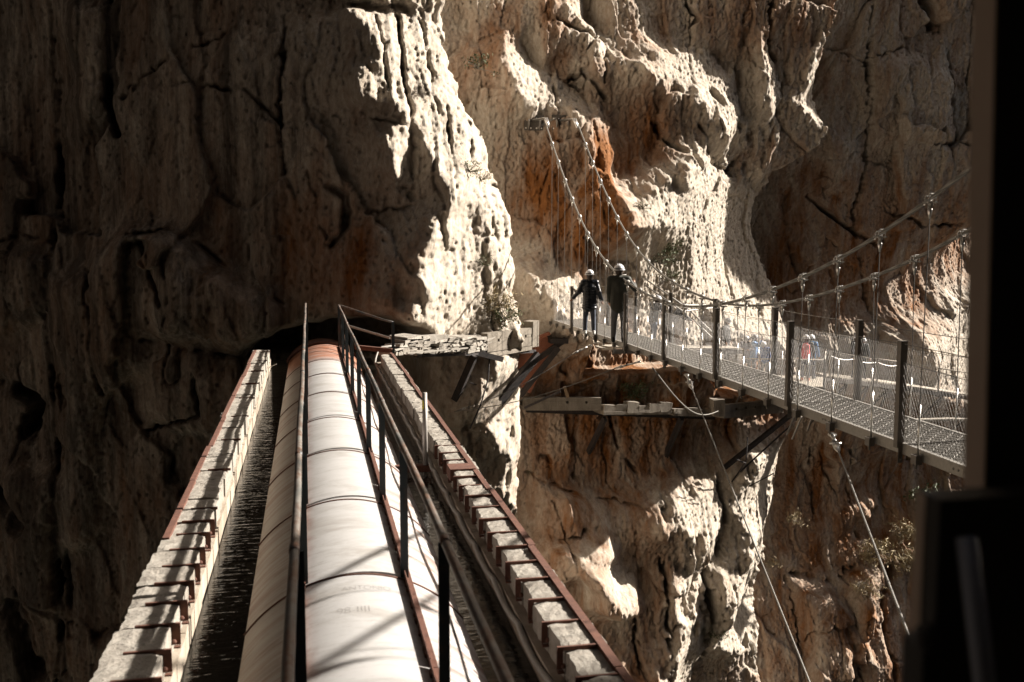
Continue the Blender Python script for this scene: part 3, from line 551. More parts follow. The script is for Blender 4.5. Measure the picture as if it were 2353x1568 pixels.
def parapet(side):
    if side < 0: xi, xo, seed = -.893, -1.275, 5
    else: xi, xo, seed = 1.47, 1.79, 6
    zt = -2.53; r_ = random.Random(seed); s = side
    T = thing('channel_parapet', ('grey stone channel wall left of the pipe, crossed lengthways by the handrail shadow' if side < 0 else 'stone channel wall right of the pipe, topped by blocks with rusty brackets between'), 'wall', 'parapet walls of the aqueduct', ((xi + xo) / 2, 2, zt))
    ye = 23.2 if side < 0 else 22.1
    # coping blocks (rough)
    V = []; F = []; m = MB(); y = 2.4; ks = []
    while y < ye - .3:
        L = .415 + r_.uniform(-.02, .02); gap = .012
        a0 = xi + s * ((.035 if y < (12 if s > 0 else 9) else .03) + r_.uniform(-.012, .012)); a1 = xo + s * (r_.uniform(-.02, .015)); h0 = zt + r_.uniform(-.012, .010)
        nx, ny = 7, 8; gx = np.linspace(a0, a1, nx); gy = np.linspace(y + gap / 2, y + L - gap / 2, ny); zl = zt - .30
        base = len(m.v); top = []
        for j in range(ny):
            for i in range(nx):
                ed = (i in (0, nx - 1)) + (j in (0, ny - 1))
                m.v.append((gx[i] + (r_.uniform(-.008, .008) if ed else 0), gy[j] + (r_.uniform(-.006, .006) if ed else 0), h0 + r_.uniform(-.007, .005) - (.004 * ed + (r_.uniform(0, .018) if ed == 2 else 0))))
        for j in range(ny - 1):
            for i in range(nx - 1):
                q = (base + j * nx + i, base + j * nx + i + 1, base + (j + 1) * nx + i + 1, base + (j + 1) * nx + i); m.f.append(q if s > 0 else q[::-1])
        ring = [base + i for i in range(nx)] + [base + j * nx + nx - 1 for j in range(1, ny)] + [base + (ny - 1) * nx + i for i in range(nx - 2, -1, -1)] + [base + j * nx for j in range(ny - 2, 0, -1)]
        b2 = len(m.v)
        for q in ring: p = m.v[q]; m.v.append((p[0] + r_.uniform(-.006, .006), p[1], zl))
        n = len(ring)
        for k in range(n):
            q = (ring[k], b2 + k, b2 + (k + 1) % n, ring[(k + 1) % n]); m.f.append(q if s > 0 else q[::-1])
        ks.append(y); y += L
    m.build('coping', M['stone'], T)
    m = MB(); seg = list(np.arange(2.0, ye, .5)) + [ye]
    for a, b in zip(seg[:-1], seg[1:]):
        j = r_.uniform(-.008, .008); m.box(min(xi + j, xo), max(xi + j, xo), a, b, -3.75, zt - .20 + r_.uniform(-.004, .004)) if s < 0 else m.box(xi + j - .03, xo, a, b, -3.75, zt - .20 + r_.uniform(-.004, .004))
    m.build('wall_body', M['chwall'], T)
    for k, y in enumerate(ks[1:]):                                  # rusty channels let in between the blocks
        if y < 12.3 if s > 0 else (y < 9.2 or k % 4 == 0):
            big = y < (12.2 if s > 0 else 9.2); x0 = xi - s * (.0 if not big else .012); x1 = xi + s * (.27 if big else .24)
            m = MB(); a, b = min(x0, x1), max(x0, x1); hh = .028
            m.box(a, b, y - hh / 2 + .004, y + hh / 2 - .004, zt - .012, zt + .012)
            if big:
                c, d = min(x0, xi + s * .10), max(x0, xi + s * .03)
                m.box(c, d, y + .006, y + .011, zt - .14, zt - .013)
                c, d = min(x0, xi + s * .03), max(x0, xi + s * .03); m.box(c, d, y - .03, y + .005, zt - .152, zt - .141)
                m.ell((xi + s * .03, y - .003, zt - .115), (.018, .014, .018), None, 8, 4)
            m.build('bracket', M['rust'], T)
    m = MB(); y = 3.0 if s > 0 else 8.6; x0, x1 = (xo - s * .07, xo - s * .015)
    while y < ye - .2:
        y2 = min(y + r_.uniform(1.6, 2.6), ye - .1); dx = .012 * math.sin(y * 1.1); m.box(min(x0, x1) + dx, max(x0, x1) + dx, y + .006, y2 - .006, zt - .02, zt + .018); y = y2
    m.build('edge_angle', M['rust'], T)
    if s > 0:
        m = MB(); m.box(xi - .01, xo - .05, 10.55, 10.83, zt - .1, zt + .03); m.build('rust_plate', M['rust'], T)
    else:
        m = MB(); m.box(-.66, -.655, 0, 0, 0, 0)
        m = MB(); m.tube([(-.9, 22.0, -2.78), (-.72, 21.6, -2.66)], .006, 6); m.build('iron_pin', M['wire'], T)
parapet(-1); parapet(1)
def trough():
    m = MB(); m.box(-1.3, 1.8, 1.5, 25.5, -4.75, -4.45); m.box(-1.28, -.9, 1.5, 24.5, -4.44, -3.76); m.box(1.46, 1.78, 1.5, 24.5, -4.44, -3.76)
    tag(m.build('aqueduct_trough', M['concrete']), 'concrete trough carrying the pipe between its two walls, mostly hidden', 'aqueduct')
    for name, x0, x1 in (('water', -.88, PC - .55), ('water', PC + .55, 1.43)):
        m = MB(); n = 60; ys = np.linspace(1.6, 24.4, n)
        m.add([(x, y, -2.9) for y in ys for x in (x0, x1)], [(2 * i, 2 * i + 1, 2 * i + 3, 2 * i + 2) for i in range(n - 1)]); o = m.build('water', M['water']); o['kind'] = 'structure'
trough()
def channel_fittings():
    m = MB(); pts = []
    y = 3.2
    while y < 22.4:
        k = (y * 1.05) % 1; pts.append((1.415 - .012 * k, y, -2.735 - .045 * math.sin(math.pi * k) + (.03 if abs(y - 12.1) < .25 else 0))); y += .09
    pts += [(1.43, 22.5, -2.7), (1.5, 22.7, -2.55), (1.6, 22.8, -2.47), (1.9, 22.9, -2.46)]
    m.tube(pts, .022, 9); tag(m.build('conduit', M['conduit'], None, True), 'grey cable conduit sagging between clips along the right channel wall', 'conduit')
    T = thing('marker_post', 'pale aluminium marker post with round yellow sticker standing in the right channel', 'post', None, (1.37, 12.05, -2.78))
    m = MB(); m.tube([(1.36, 12.05, -2.78), (1.355, 12.05, -1.88)], .031, 16); m.build('tube', M['alupost'], T, True)
    p = (1.355, 12.05 - .0325, -2.02); m = MB(); V = []; a0 = math.radians(215)
    for i in range(9):
        for j in range(7):
            aa = a0 + (i - 4) / 4 * .62; zz = -2.03 + (j - 3) / 3 * .055
            V.append((1.356 + .0325 * math.cos(aa), 12.05 + .0325 * math.sin(aa), zz))
    F = [(i * 7 + j, (i + 1) * 7 + j, (i + 1) * 7 + j + 1, i * 7 + j + 1) for i in range(8) for j in range(6) if ((i - 3.5) / 4) ** 2 + ((j - 2.5) / 3) ** 2 < 1.1]
    m.add(V, F); m.build('sticker', M['yellow'], T)
    m = MB(); V2 = [(1.356 + .0332 * math.cos(math.radians(215) + q), 12.05 + .0332 * math.sin(math.radians(215) + q), z) for q, z in ((-.25, -2.055), (.25, -2.05), (.2, -2.035), (-.2, -2.04), (-.1, -2.03), (.1, -2.028), (.08, -2.0), (-.08, -2.002))]
    m.add(V2, [(0, 1, 2, 3), (4, 5, 6, 7)]); m.build('pictogram', M['ink'], T)
    m = MB(); m.box(.98, 1.45, 12.0, 12.12, -2.82, -2.78); m.box(.98, 1.45, 12.0, 12.01, -2.86, -2.821); tag(m.build('cross_beam', M['rust']), 'short rusty steel beam spanning the right channel under the marker post', 'beam')
    m = MB(); m.bar((.98, 22.75, -2.46), (1.78, 22.2, -2.5), .02, .10); m.bar((.98, 22.72, -2.41), (1.78, 22.17, -2.45), .09, .012); tag(m.build('end_beam', M['rust']), 'dark rusty channel beam across the right channel end below the corner post', 'beam')
channel_fittings()
# ================================================================ suspension bridge
def xe(y): return 6.2 + .05 * y
def zd(y): return float(np.interp(y, [2, 10, 17, 22, 26, 31.5, 34], [-2.36, -2.37, -2.42, -2.47, -2.55, -2.66, -2.68]))
CAB_N = [(2, 4.6), (4, 3.25), (6, 2.1), (7.5, 1.38), (8.94, .79), (9.86, .40), (10.95, .0), (12.01, -.32), (13.07, -.58), (14.05, -.80), (15.13, -1.0), (16.12, -1.15), (17.15, -1.26), (18.2, -1.325), (19.13, -1.33), (20.16, -1.27), (22.01, -1.08), (23.91, -.75), (24.83, -.48), (26.33, .03), (28, .85), (30, 2.0), (33.2, 4.05)]
CY_ = [p[0] for p in CAB_N]; CZ_ = [p[1] for p in CAB_N]
def smooth_cable():
    ys = np.linspace(2, 33.2, 400); z = np.interp(ys, CY_, CZ_); k = np.ones(41) / 41
    zz = np.convolve(np.pad(z, 20, 'reflect', reflect_type='odd'), k, 'valid'); return ys, zz
CSY, CSZ = smooth_cable()
def zc(y): return float(np.interp(y, CSY, CSZ))
W_ = 1.05
Y0, Y1 = 4.3, 33.4
HY = [9.84 + 1.037 * k for k in range(-5, 22)]
PY = [10.25 + 3.03 * k for k in range(-1, 8)]; PY[-1] = 32.2
def bridge():
    T = thing('suspension_bridge', 'narrow steel cable suspension footbridge with wire mesh sides hanging across the gorge', 'bridge', None, (xe(20), 20, zd(20)))
    B_ = lambda m, n, mat, sm=False: m.build(n, mat, T, sm)
    edges = [Y0] + PY + [Y1]; edges = sorted(set(edges))
    for a, b in zip(edges[:-1], edges[1:]):
        m = MB(); y = a + .02                                        # pressed grating: cross bars, rods along and a diagonal tread pattern
        while y < b:
            z = zd(y); m.hexa([(xe(y) + .03, y, z - .022), (xe(y) + W_ - .03, y, z - .022), (xe(y) + W_ - .03, y + .007, z - .022), (xe(y) + .03, y + .007, z - .022)], [(xe(y) + .03, y, z), (xe(y) + W_ - .03, y, z), (xe(y) + W_ - .03, y + .007, z), (xe(y) + .03, y + .007, z)]); y += .034
        for k in range(11):
            o = .05 + k * .095; m.bar((xe(a) + o, a, zd(a) - .013), (xe(b) + o, b, zd(b) - .013), .006, .02)
        y = a
        r_ = random.Random(int(a * 10))
        while y < b:
            for k in range(10):
                o = .06 + k * .098; dx = .036 if (k + int(y / .1)) % 2 else -.036
                m.bar((xe(y) + o - dx, y, zd(y) + .004), (xe(y) + o + dx, y + .085, zd(y) + .004), .009, .006)
            y += .1
        B_(m, 'deck_panel', M['galv'])
        for s, o in ((0, 0.0), (1, W_)):
            m = MB(); sg = -1 if s == 0 else 1
            p, q = (xe(a) + o, a + .004, 0), (xe(b) + o, b - .004, 0)
            za, zb_ = zd(a) - .055, zd(b) - .055
            m.bar((p[0], p[1], za), (q[0], q[1], zb_), .008, .125)
            m.bar((p[0] - sg * .022, p[1], za + .062), (q[0] - sg * .022, q[1], zb_ + .062), .052, .007)
            m.bar((p[0] - sg * .022, p[1], za - .062), (q[0] - sg * .022, q[1], zb_ - .062), .052, .007)
            B_(m, 'edge_beam', M['galv'])
            m = MB(); ym = (a + b) / 2 + .35                         # bolted splice
            for k in (-.14, -.05, .05, .14):
                x = xe(ym + k) + o + sg * .011; m.ell((x, ym + k, zd(ym + k) - .06), (.012, .016, .016), None, 8, 4)
            m.bar((xe(ym - .25) + o + sg * .006, ym - .25, zd(ym) - .058), (xe(ym + .25) + o + sg * .006, ym + .25, zd(ym) - .058), .006, .09)
            B_(m, 'splice_plate', M['galv'])
    for y in PY:
        for o, sg in ((-.028, -1), (W_ + .028, 1)):
            m = MB(); x = xe(y) + o; z = zd(y)
            m.box(x - .042, x + .042, y - .004, y + .004, z - .05, z + 1.19); m.box(x - .042, x - .036, y + .0045, y + .075, z - .05, z + 1.19); m.box(x + .036, x + .042, y + .0045, y + .075, z - .05, z + 1.19)
            m.box(x - .045, x + .045, y - .008, y + .08, z + 1.191, z + 1.2)
            B_(m, 'post', M['galvd'])
            m = MB(); m.box(x - .03, x + .03, y - .012, y - .005, z - .22, z - .02); m.ell((x, y - .014, z - .18), (.012, .008, .012), None, 8, 4); m.ell((x, y - .014, z - .08), (.012, .008, .012), None, 8, 4); B_(m, 'post_shoe', M['galvd'])
    ends = [Y0] + PY
    for i, (a, b) in enumerate(zip(ends[:-1], ends[1:])):
        for o in (-.03, W_ + .03):
            m = MB(); Hm = .93                                       # woven diamond mesh, every wire a thin strand
            far = a > 19; pitch = .062 if not far else .08; r = .0013 if not far else .0007; L = b - a; sl = .58
            n = int((L + Hm * sl) / pitch)
            for k in range(n):
                for d in (1, -1):
                    s0 = k * pitch - (Hm * sl if d > 0 else 0); pts = []
                    t0, t1 = 0.0, 1.0                                 # position along height
                    sa = s0 if d > 0 else s0; sb = s0 + d * Hm * sl
                    if sa < 0: t0 = (0 - sa) / (sb - sa)
                    if sa > L: t0 = (L - sa) / (sb - sa)
                    if sb < 0: t1 = (0 - sa) / (sb - sa)
                    if sb > L: t1 = (L - sa) / (sb - sa)
                    if t1 <= t0 + .02: continue
                    for t in (t0, t1):
                        q = sa + (sb - sa) * t; y = a + q; sag = .035 * math.sin(math.pi * q / L)
                        pts.append((xe(y) + o + d * .002, y, zd(y) + .02 + t * (Hm - sag)))
                    m.tube(pts, r, 3, False)
            B_(m, 'mesh_panel', M['mesh'])
            for hh, r in ((.95, .004), (1.165, .0045)):
                m = MB(); pts = []
                for k in range(9): y = a + L * k / 8; pts.append((xe(y) + o, y, zd(y) + hh - (.035 if hh < 1 else .012) * math.sin(math.pi * k / 8)))
                m.tube(pts, r, 6); B_(m, 'rail_wire', M['wire'] if a > 12 else M['dwire'])
    for o, sg in ((-.03, -1), (W_ + .03, 1)):
        m = MB(); top = (7.84 if sg < 0 else 8.83); pts = []
        for y in np.linspace(2, 33.3, 120):
            x = xe(y) + o if y < 33 else xe(33) + o; pts.append((x, y, zc(y)))
        m.tube(pts, .024, 10); B_(m, 'main_cable', M['rope'], True)
        for y in HY:
            x = xe(y) + o; z = zc(y); zb_ = zd(y) - .03
            m = MB(); hgt = z - zb_
            if hgt < .5: continue
            m.tube([(x, y, z - .2), (x + (.02 * sg), y, zb_ + min(.55, hgt * .35))], .0065, 6); h = B_(m, 'hanger', M['dwire'])
            m = MB(); m.tube([(x + .02 * sg, y, zb_ + min(.56, hgt * .36)), (x + .022 * sg, y, zb_ - .03)], .0105, 8); m.build('hanger_rod', M['chrome'], h, True)
            m = MB(); sl = (zc(y + .05) - zc(y - .05)) / .1; d = vec((0, 1, sl)); d /= np.linalg.norm(d)
            for k in (-.035, .035):
                c = vec((x, y, z)) + d * k
                m.tube([c + vec((-.045, 0, -.03)), c + vec((-.045, 0, .012)), c + vec((-.025, 0, .04)), c + vec((.025, 0, .04)), c + vec((.045, 0, .012)), c + vec((.045, 0, -.03))], .009, 6)
                for e in (-.045, .045): m.ell(c + vec((e, 0, -.05)), (.015, .015, .014), None, 6, 4)
            m.box(x - .062, x + .062, y - .05, y + .05, z - .045, z - .033); m.box(x - .012, x + .012, y - .03, y + .03, z - .11, z - .046); m.ell((x, y, z - .095), (.03, .014, .014), None, 8, 4)
            m.build('cable_clamp', M['chrome'], h)
            m = MB(); m.tube([(x, y, z - .10), (x, y, z - .13), (x, y, z - .215)], [.026, .026, .010], 10); m.build('socket', M['chrome'], h, True)
            m = MB(); bx = x + .03 * sg; m.box(bx - .045, bx + .03, y - .05, y + .05, zb_ - .115, zb_ - .02); m.tube([(bx - .01, y, zb_ - .116), (bx - .01, y, zb_ - .17)], .013, 7); m.box(bx - .05, bx + .035, y - .055, y + .055, zb_ - .019, zb_ - .012); m.build('hanger_bracket', M['galvd'], h)
    return T
bridge()
def anchors():
    for x, u, v, lab in ((7.86, 1250, 276, 'left steel cable anchor plate bolted to the sunlit rock'), (8.85, 1314, 280, 'right steel cable anchor plate with a diagonal brace bolted to the rock')):
        y = cliff_y(x, 4.05) - .03; z = 4.05
        T = thing('cable_anchor', lab, 'anchor plate', 'cable anchors on the cliff', (x, y, z))
        m = MB(); m.box(x - .33, x + .33, y - .05, y + .6, z - .25, z + .25); m.box(x - .36, x + .36, y - .09, y - .051, z + .2, z + .29); m.build('back_plate', M['galvd'], T)
        for k in (-.2, .2):
            m = MB(); m.hexa([(x + k - .015, y - .28, z - .05), (x + k + .015, y - .28, z - .05), (x + k + .015, y - .051, z - .24), (x + k - .015, y - .051, z - .24)], [(x + k - .015, y - .28, z + .05), (x + k + .015, y - .28, z + .05), (x + k + .015, y - .051, z + .19), (x + k - .015, y - .051, z + .19)]); m.build('gusset', M['galv'], T)
        m = MB()
        for a in (-.28, -.1, .1, .28):
            for b in (-.18, .16): m.ell((x + a, y - .055, z + b), (.03, .03, .03), None, 8, 4)
        m.build('bolts', M['chrome'], T)
        for k in (-.05, .05):
            m = MB(); m.tube([(x + k, y - .05, z + .1), (x + k * .9, 33.0, z - .05), (x, 32.6, zc(32.6) + .0)], .034, 10); m.build('clevis', M['chrome'], T, True)
        if u > 1300:
            m = MB(); m.bar((x - .9, y + .02, z - .2), (x - .2, y - .05, z + .22), .05, .07); m.build('brace', M['galv'], T)
anchors()

# ---------------------------------------------------------------- stay cables under the bridge
def stay(a, b, lab, big=True, tb=True):
    a, b = vec(a), vec(b); d = (b - a) / np.linalg.norm(b - a)
    T = thing('stay_cable', lab, 'cable', 'stay cables of the footbridge', tuple(a))
    s = 1.0 if big else .8
    q = a + d * .75 * s
    m = MB(); m.tube([q] + [q + (b - q) * k / 12 - vec((0, 0, .0 if big else .55)) * math.sin(math.pi * k / 12) * (.3 if not big else 0) for k in range(1, 13)], 0.0115 if big else .010, 8); m.build('rope', M['rope'], T, True)
    m = MB(); m.tube([a, a + d * .12 * s], .03 * s, 10); m.tube([a + d * .10 * s, a + d * .36 * s], .024 * s, 10); m.ell(a, (.06 * s, .06 * s, .03), None, 10, 6); m.build('turnbuckle', M['chrome'], T, True)
    m = MB(); up = vec((0, 0, 1)); n_ = np.cross(d, up); n_ /= np.linalg.norm(n_)
    for e in (-.032, .032): m.bar(a + d * .34 * s + n_ * e * s, a + d * .58 * s + n_ * e * s, .014, .05 * s)
    m.tube([a + d * .42 * s - n_ * .075 * s, a + d * .42 * s + n_ * .075 * s], .017 * s, 8)
    m.tube([a + d * .55 * s, a + d * .62 * s, a + d * .80 * s], [.045 * s, .042 * s, .018 * s], 10); m.build('fork_socket', M['chrome'], T, True)
p = at(1860, 1568, y=9); stay((7.10, 18.0, -2.62), vec((7.10, 18, -2.62)) + (p - vec((7.10, 18, -2.62))) * 1.9, 'lit steel stay cable running from mid bridge down to the bottom edge')
p = at(2095, 1480, y=6.5); stay((6.78, 11.95, -2.6), vec((6.78, 11.95, -2.6)) + (p - vec((6.78, 11.95, -2.6))) * 1.9, 'twisted stay cable with shiny fork socket under the near end of the bridge')
stay(at(1356, 794, y=26.2), at(1043, 947, y=24.6), 'thin upper stay cable from bridge to a low anchor in the shaded pillar', False)
stay(at(1468, 832, y=21.0), at(1048, 946, y=24.7), 'longer stay cable slanting left below the bridge past the old ledge', False)
m = MB(); pa, pb = at(1500, 846, y=20.2), at(1650, 945, y=33); m.tube([pa + (pb - pa) * k / 14 - vec((0, 0, .5)) * math.sin(math.pi * k / 14) for k in range(15)], .017, 7); tag(m.build('loose_cable', M['rope'], None, True), 'slack cable hanging from the bridge into the shade above the lower ledge', 'cable')

# ---------------------------------------------------------------- ruins of the old cliff path
def rough_box(m, P, u, n, L, h, d, r_, z0=0.0, x0=0.0, j=.012):
    """block with one corner at P + u*x0 + up*z0, length L along u, depth d along n, height h; jittered corners"""
    up = vec((0, 0, 1)); c = vec(P) + u * x0 + up * z0; J = lambda: vec([r_.uniform(-j, j) for _ in range(3)])
    b = [c + J(), c + u * L + J(), c + u * L + n * d + J(), c + n * d + J()]; t_ = [q + up * h + J() for q in (c, c + u * L, c + u * L + n * d, c + n * d)]
    m.hexa(b, t_)
def holed(m, P, u, n, L, h, d, holes, hs, zh, r_):
    xs = sorted(holes); rough_box(m, P, u, n, L, zh, d, r_, j=.006); rough_box(m, P, u, n, L, h - zh - hs, d, r_, z0=zh + hs, j=.006)
    c = 0
    for x in xs + [None]:
        e = (x - hs * .5) if x is not None else L; rough_box(m, P, u, n, e - c, hs - .012, d - .02, r_, z0=zh + .006, x0=c, j=.001); c = (x + hs * .5) if x is not None else L
def ruins():
    r_ = random.Random(4)
    T = thing('ruined_walkway', 'upper ruined masonry walkway with four square holes, on black iron beams', 'walkway', None, (4.2, 24.5, -2.8))
    L0 = vec(at(905, 815, y=23.0)); R0 = vec(at(1238, 812, y=27.4)); d = R0 - L0; L = np.linalg.norm(d[:2]); u = vec((d[0] / L, d[1] / L, 0)); n = vec((-u[1], u[0], 0))
    zs_ = (R0[2] - L0[2]) / L
    m = MB()                                                        # broken rubble courses
    for row in range(4):
        x = -.1 + row * .16; top = L * .60 - (.02 if row < 3 else .1)
        while x < top:
            w = r_.uniform(.10, .34); h = .085
            if not (row in (1, 2) and r_.random() < .14): rough_box(m, L0 + vec((0, 0, zs_ * x)), u, n, w - .02, h - .012, .45, r_, z0=row * h - .02 + x * .015, x0=x, j=.032)
            x += w
    x = .5
    while x < L * .60: w = r_.uniform(.3, .8); rough_box(m, L0 + vec((0, 0, zs_ * x)), u, n, w, .07, .6, r_, z0=.32 + x * .012 + r_.uniform(-.03, .02), x0=x, j=.035); x += w
    m.build('rubble_masonry', M['stone'], T)
    P1 = L0 + u * (L * .60) + vec((0, 0, zs_ * L * .60 + .03)); L2 = L * .34
    m = MB(); holed(m, P1, u, n, L2, .50, .22, [L2 * .24, L2 * .46, L2 * .66, L2 * .86], .085, .24, r_); rough_box(m, P1, u, n, L2, .1, 1.0, r_, z0=-.12, j=.02)
    m.build('concrete_parapet', M['concrete'], T)
    m = MB(); rough_box(m, P1 + u * (L2 + .005) - n * .03, u, n, .34, .74, .3, r_, z0=-.06, j=.02); m.build('end_pillar', M['concrete'], T)
    up = vec((0, 0, 1))
    m = MB(); a = L0 + u * .9 - up * .12; b = P1 + u * (L2 + .3) - up * .2; m.bar(a + n * .1, b + n * .1, .12, .09); m.bar(L0 + u * 3.0 - up * .16 + n * .3, P1 + u * (L2 * .15) - up * .2 + n * -.25, .1, .14); m.build('iron_beam', M['iron'], T)
    m = MB(); m.bar(at(935, 812, y=23.2), at(1075, 800, y=24.8), .05, .035); m.build('lit_rail', M['wire'], T)
    m = MB(); m.bar(at(1237, 815, y=27.2), at(1140, 935, y=26.4), .14, .22); m.build('strut', M['iron'], T)
    m = MB(); m.bar(at(1090, 818, y=25.2), at(1045, 920, y=25.6), .12, .18); m.build('strut', M['iron'], T)
    m = MB(); m.tube([at(1125, 815, y=25.6), at(1122, 870, y=25.5), at(1105, 930, y=25.3), at(1080, 985, y=25.4)], .022, 6); m.tube([at(1080, 880, y=25.6), at(1118, 893, y=25.5)], .02, 6); m.build('hanging_cable', M['iron'], T)
    # brick corbel and struts under the bridge landing
    T2 = thing('brick_corbel', 'red brick corbel wedge braced by black struts beneath the far bridge end', 'support', None, tuple(at(1225, 850, y=32.2)))
    m = MB(); y0, y1 = 32.2, 33.8
    f = [at(1180, 862, y=y0), at(1218, 905, y=y0), at(1275, 795, y=y0), at(1255, 772, y=y0)]; g = [p + vec((0, y1 - y0, 0)) for p in f]
    m.add(f + g, [(0, 1, 2, 3), (7, 6, 5, 4), (0, 4, 5, 1), (1, 5, 6, 2), (2, 6, 7, 3), (3, 7, 4, 0)]); m.build('brickwork', M['brick'], T2)
    for (a, b, y) in (((1300, 780), (1175, 868), 31.9), ((1283, 800), (1195, 910), 31.7)):
        m = MB(); m.bar(at(*a, y=y), at(*b, y=y - .1), .12, .17); m.build('strut', M['iron'], T2)
    m = MB(); m.bar(at(1236, 778, y=31.9), at(1262, 766, y=31.9), .3, .08); m.build('red_flange', M['brick'], T2)
    m = MB(); a, b = at(1262, 783, y=32.0), at(1302, 783, y=32.0); m.bar(a, b, .5, .16); m.build('cross_beam', M['iron'], T2)
    # lower ledge
    T3 = thing('ruined_walkway', 'lower ruined concrete ledge with holes, striped by railing shadows', 'walkway', None, tuple(at(1400, 930, y=33)))
    def run(a, b, h, dep, mat, name, holes=(), hs=.09):
        A, Bv = vec(a), vec(b); dd = Bv - A; Lr = np.linalg.norm(dd[:2]); uu = vec((dd[0] / Lr, dd[1] / Lr, dd[2] / Lr)); nn = vec((-uu[1], uu[0], 0)); nn /= np.linalg.norm(nn)
        m = MB()
        if holes: holed(m, A, uu, nn, Lr, h, .25, [Lr * q for q in holes], hs, h * .42, r_)
        else:
            k = max(2, int(Lr / .45))
            for i in range(k): rough_box(m, A, uu, nn, Lr / k * .985, h * r_.uniform(.7, 1.1), .25 + r_.uniform(-.03, .05), r_, x0=Lr / k * i, j=.035)
        rough_box(m, A, uu, nn, Lr, .12, dep, r_, z0=-.09, j=.012); m.build(name, mat, T3); return uu, nn, Lr
    run(at(1206, 938, y=33.0), at(1382, 938, y=33.3), .36, 1.3, M['concrete'], 'concrete_parapet', (.55, .8))
    run(at(1388, 948, y=33.25), at(1545, 948, y=33.9), .33, 1.3, M['concrete'], 'broken_parapet')
    run(at(1548, 950, y=33.9), at(1640, 953, y=34.3), .22, 1.2, M['concrete'], 'slab')
    run(at(1663, 957, y=34.2), at(1800, 943, y=35.6), .42, 1.2, M['concrete'], 'holed_parapet', (.2, .36, .52, .68), .10)
    m = MB(); P = at(1640, 958, y=34.0); rough_box(m, P, vec((1, .1, 0)), vec((0, 1, 0)), .45, .62, .5, r_, j=.02); m.build('end_pillar', M['concrete'], T3)
    m = MB(); m.bar(at(1210, 943, y=33.6), at(1640, 960, y=34.8), .15, .14); m.build('iron_beam', M['iron'], T3)
    m = MB(); m.bar(at(1566, 962, y=34.2), at(1528, 1050, y=35.4), .14, .2); m.build('strut', M['iron'], T3)
    m = MB(); m.bar(at(1288, 900, y=32.6), at(1205, 938, y=32.9), .07, .07); m.build('strut', M['iron'], T3)
    m = MB(); m.bar(at(1297, 889, y=32.6), at(1305, 914, y=32.6), .1, .05, (0, 1, 0)); m.build('wooden_peg', M['tan'], T3)
    m = MB(); m.bar(at(1390, 962, y=33.4), at(1352, 1040, y=34.6), .12, .2); m.build('strut', M['iron'], T3)
    # long black strut and cables below the platform, casting shadows on the lower buttress
    T4 = thing('support_frame', 'black iron strut and thin rods under the platform beside the lit buttress', 'support', None, tuple(at(1800, 980, y=34)))
    for a, b, ya, yb, w in (((1815, 955), (1665, 1075), 35.5, 35.2, .16), ((1820, 975), (1700, 1085), 35.2, 35.3, .05)):
        m = MB(); m.bar(at(*a, y=ya), at(*b, y=yb), w, w); m.build('strut', M['iron'], T4)
    m = MB(); m.tube([at(1718, 1005, y=35), at(1714, 1062, y=35.1), at(1680, 1110, y=35.4)], .028, 6); m.tube([at(1690, 1055, y=35), at(1714, 1065, y=35)], .025, 6)
    m.tube([at(1752, 1065, y=35.4), at(1690, 1130, y=35.6)], .025, 6); m.tube([at(1778, 1088, y=35.4), at(1676, 1142, y=35.6)], .025, 6); m.build('rod', M['iron'], T4)
    for a, b in (((1825, 957), (1808, 1000)), ((1842, 958), (1820, 1010)), ((1702, 905), (1690, 930))):
        m = MB(); m.bar(at(*a, y=34.5), at(*b, y=34.9), .05, .05); m.build('brace', M['galv'], T4)
ruins()

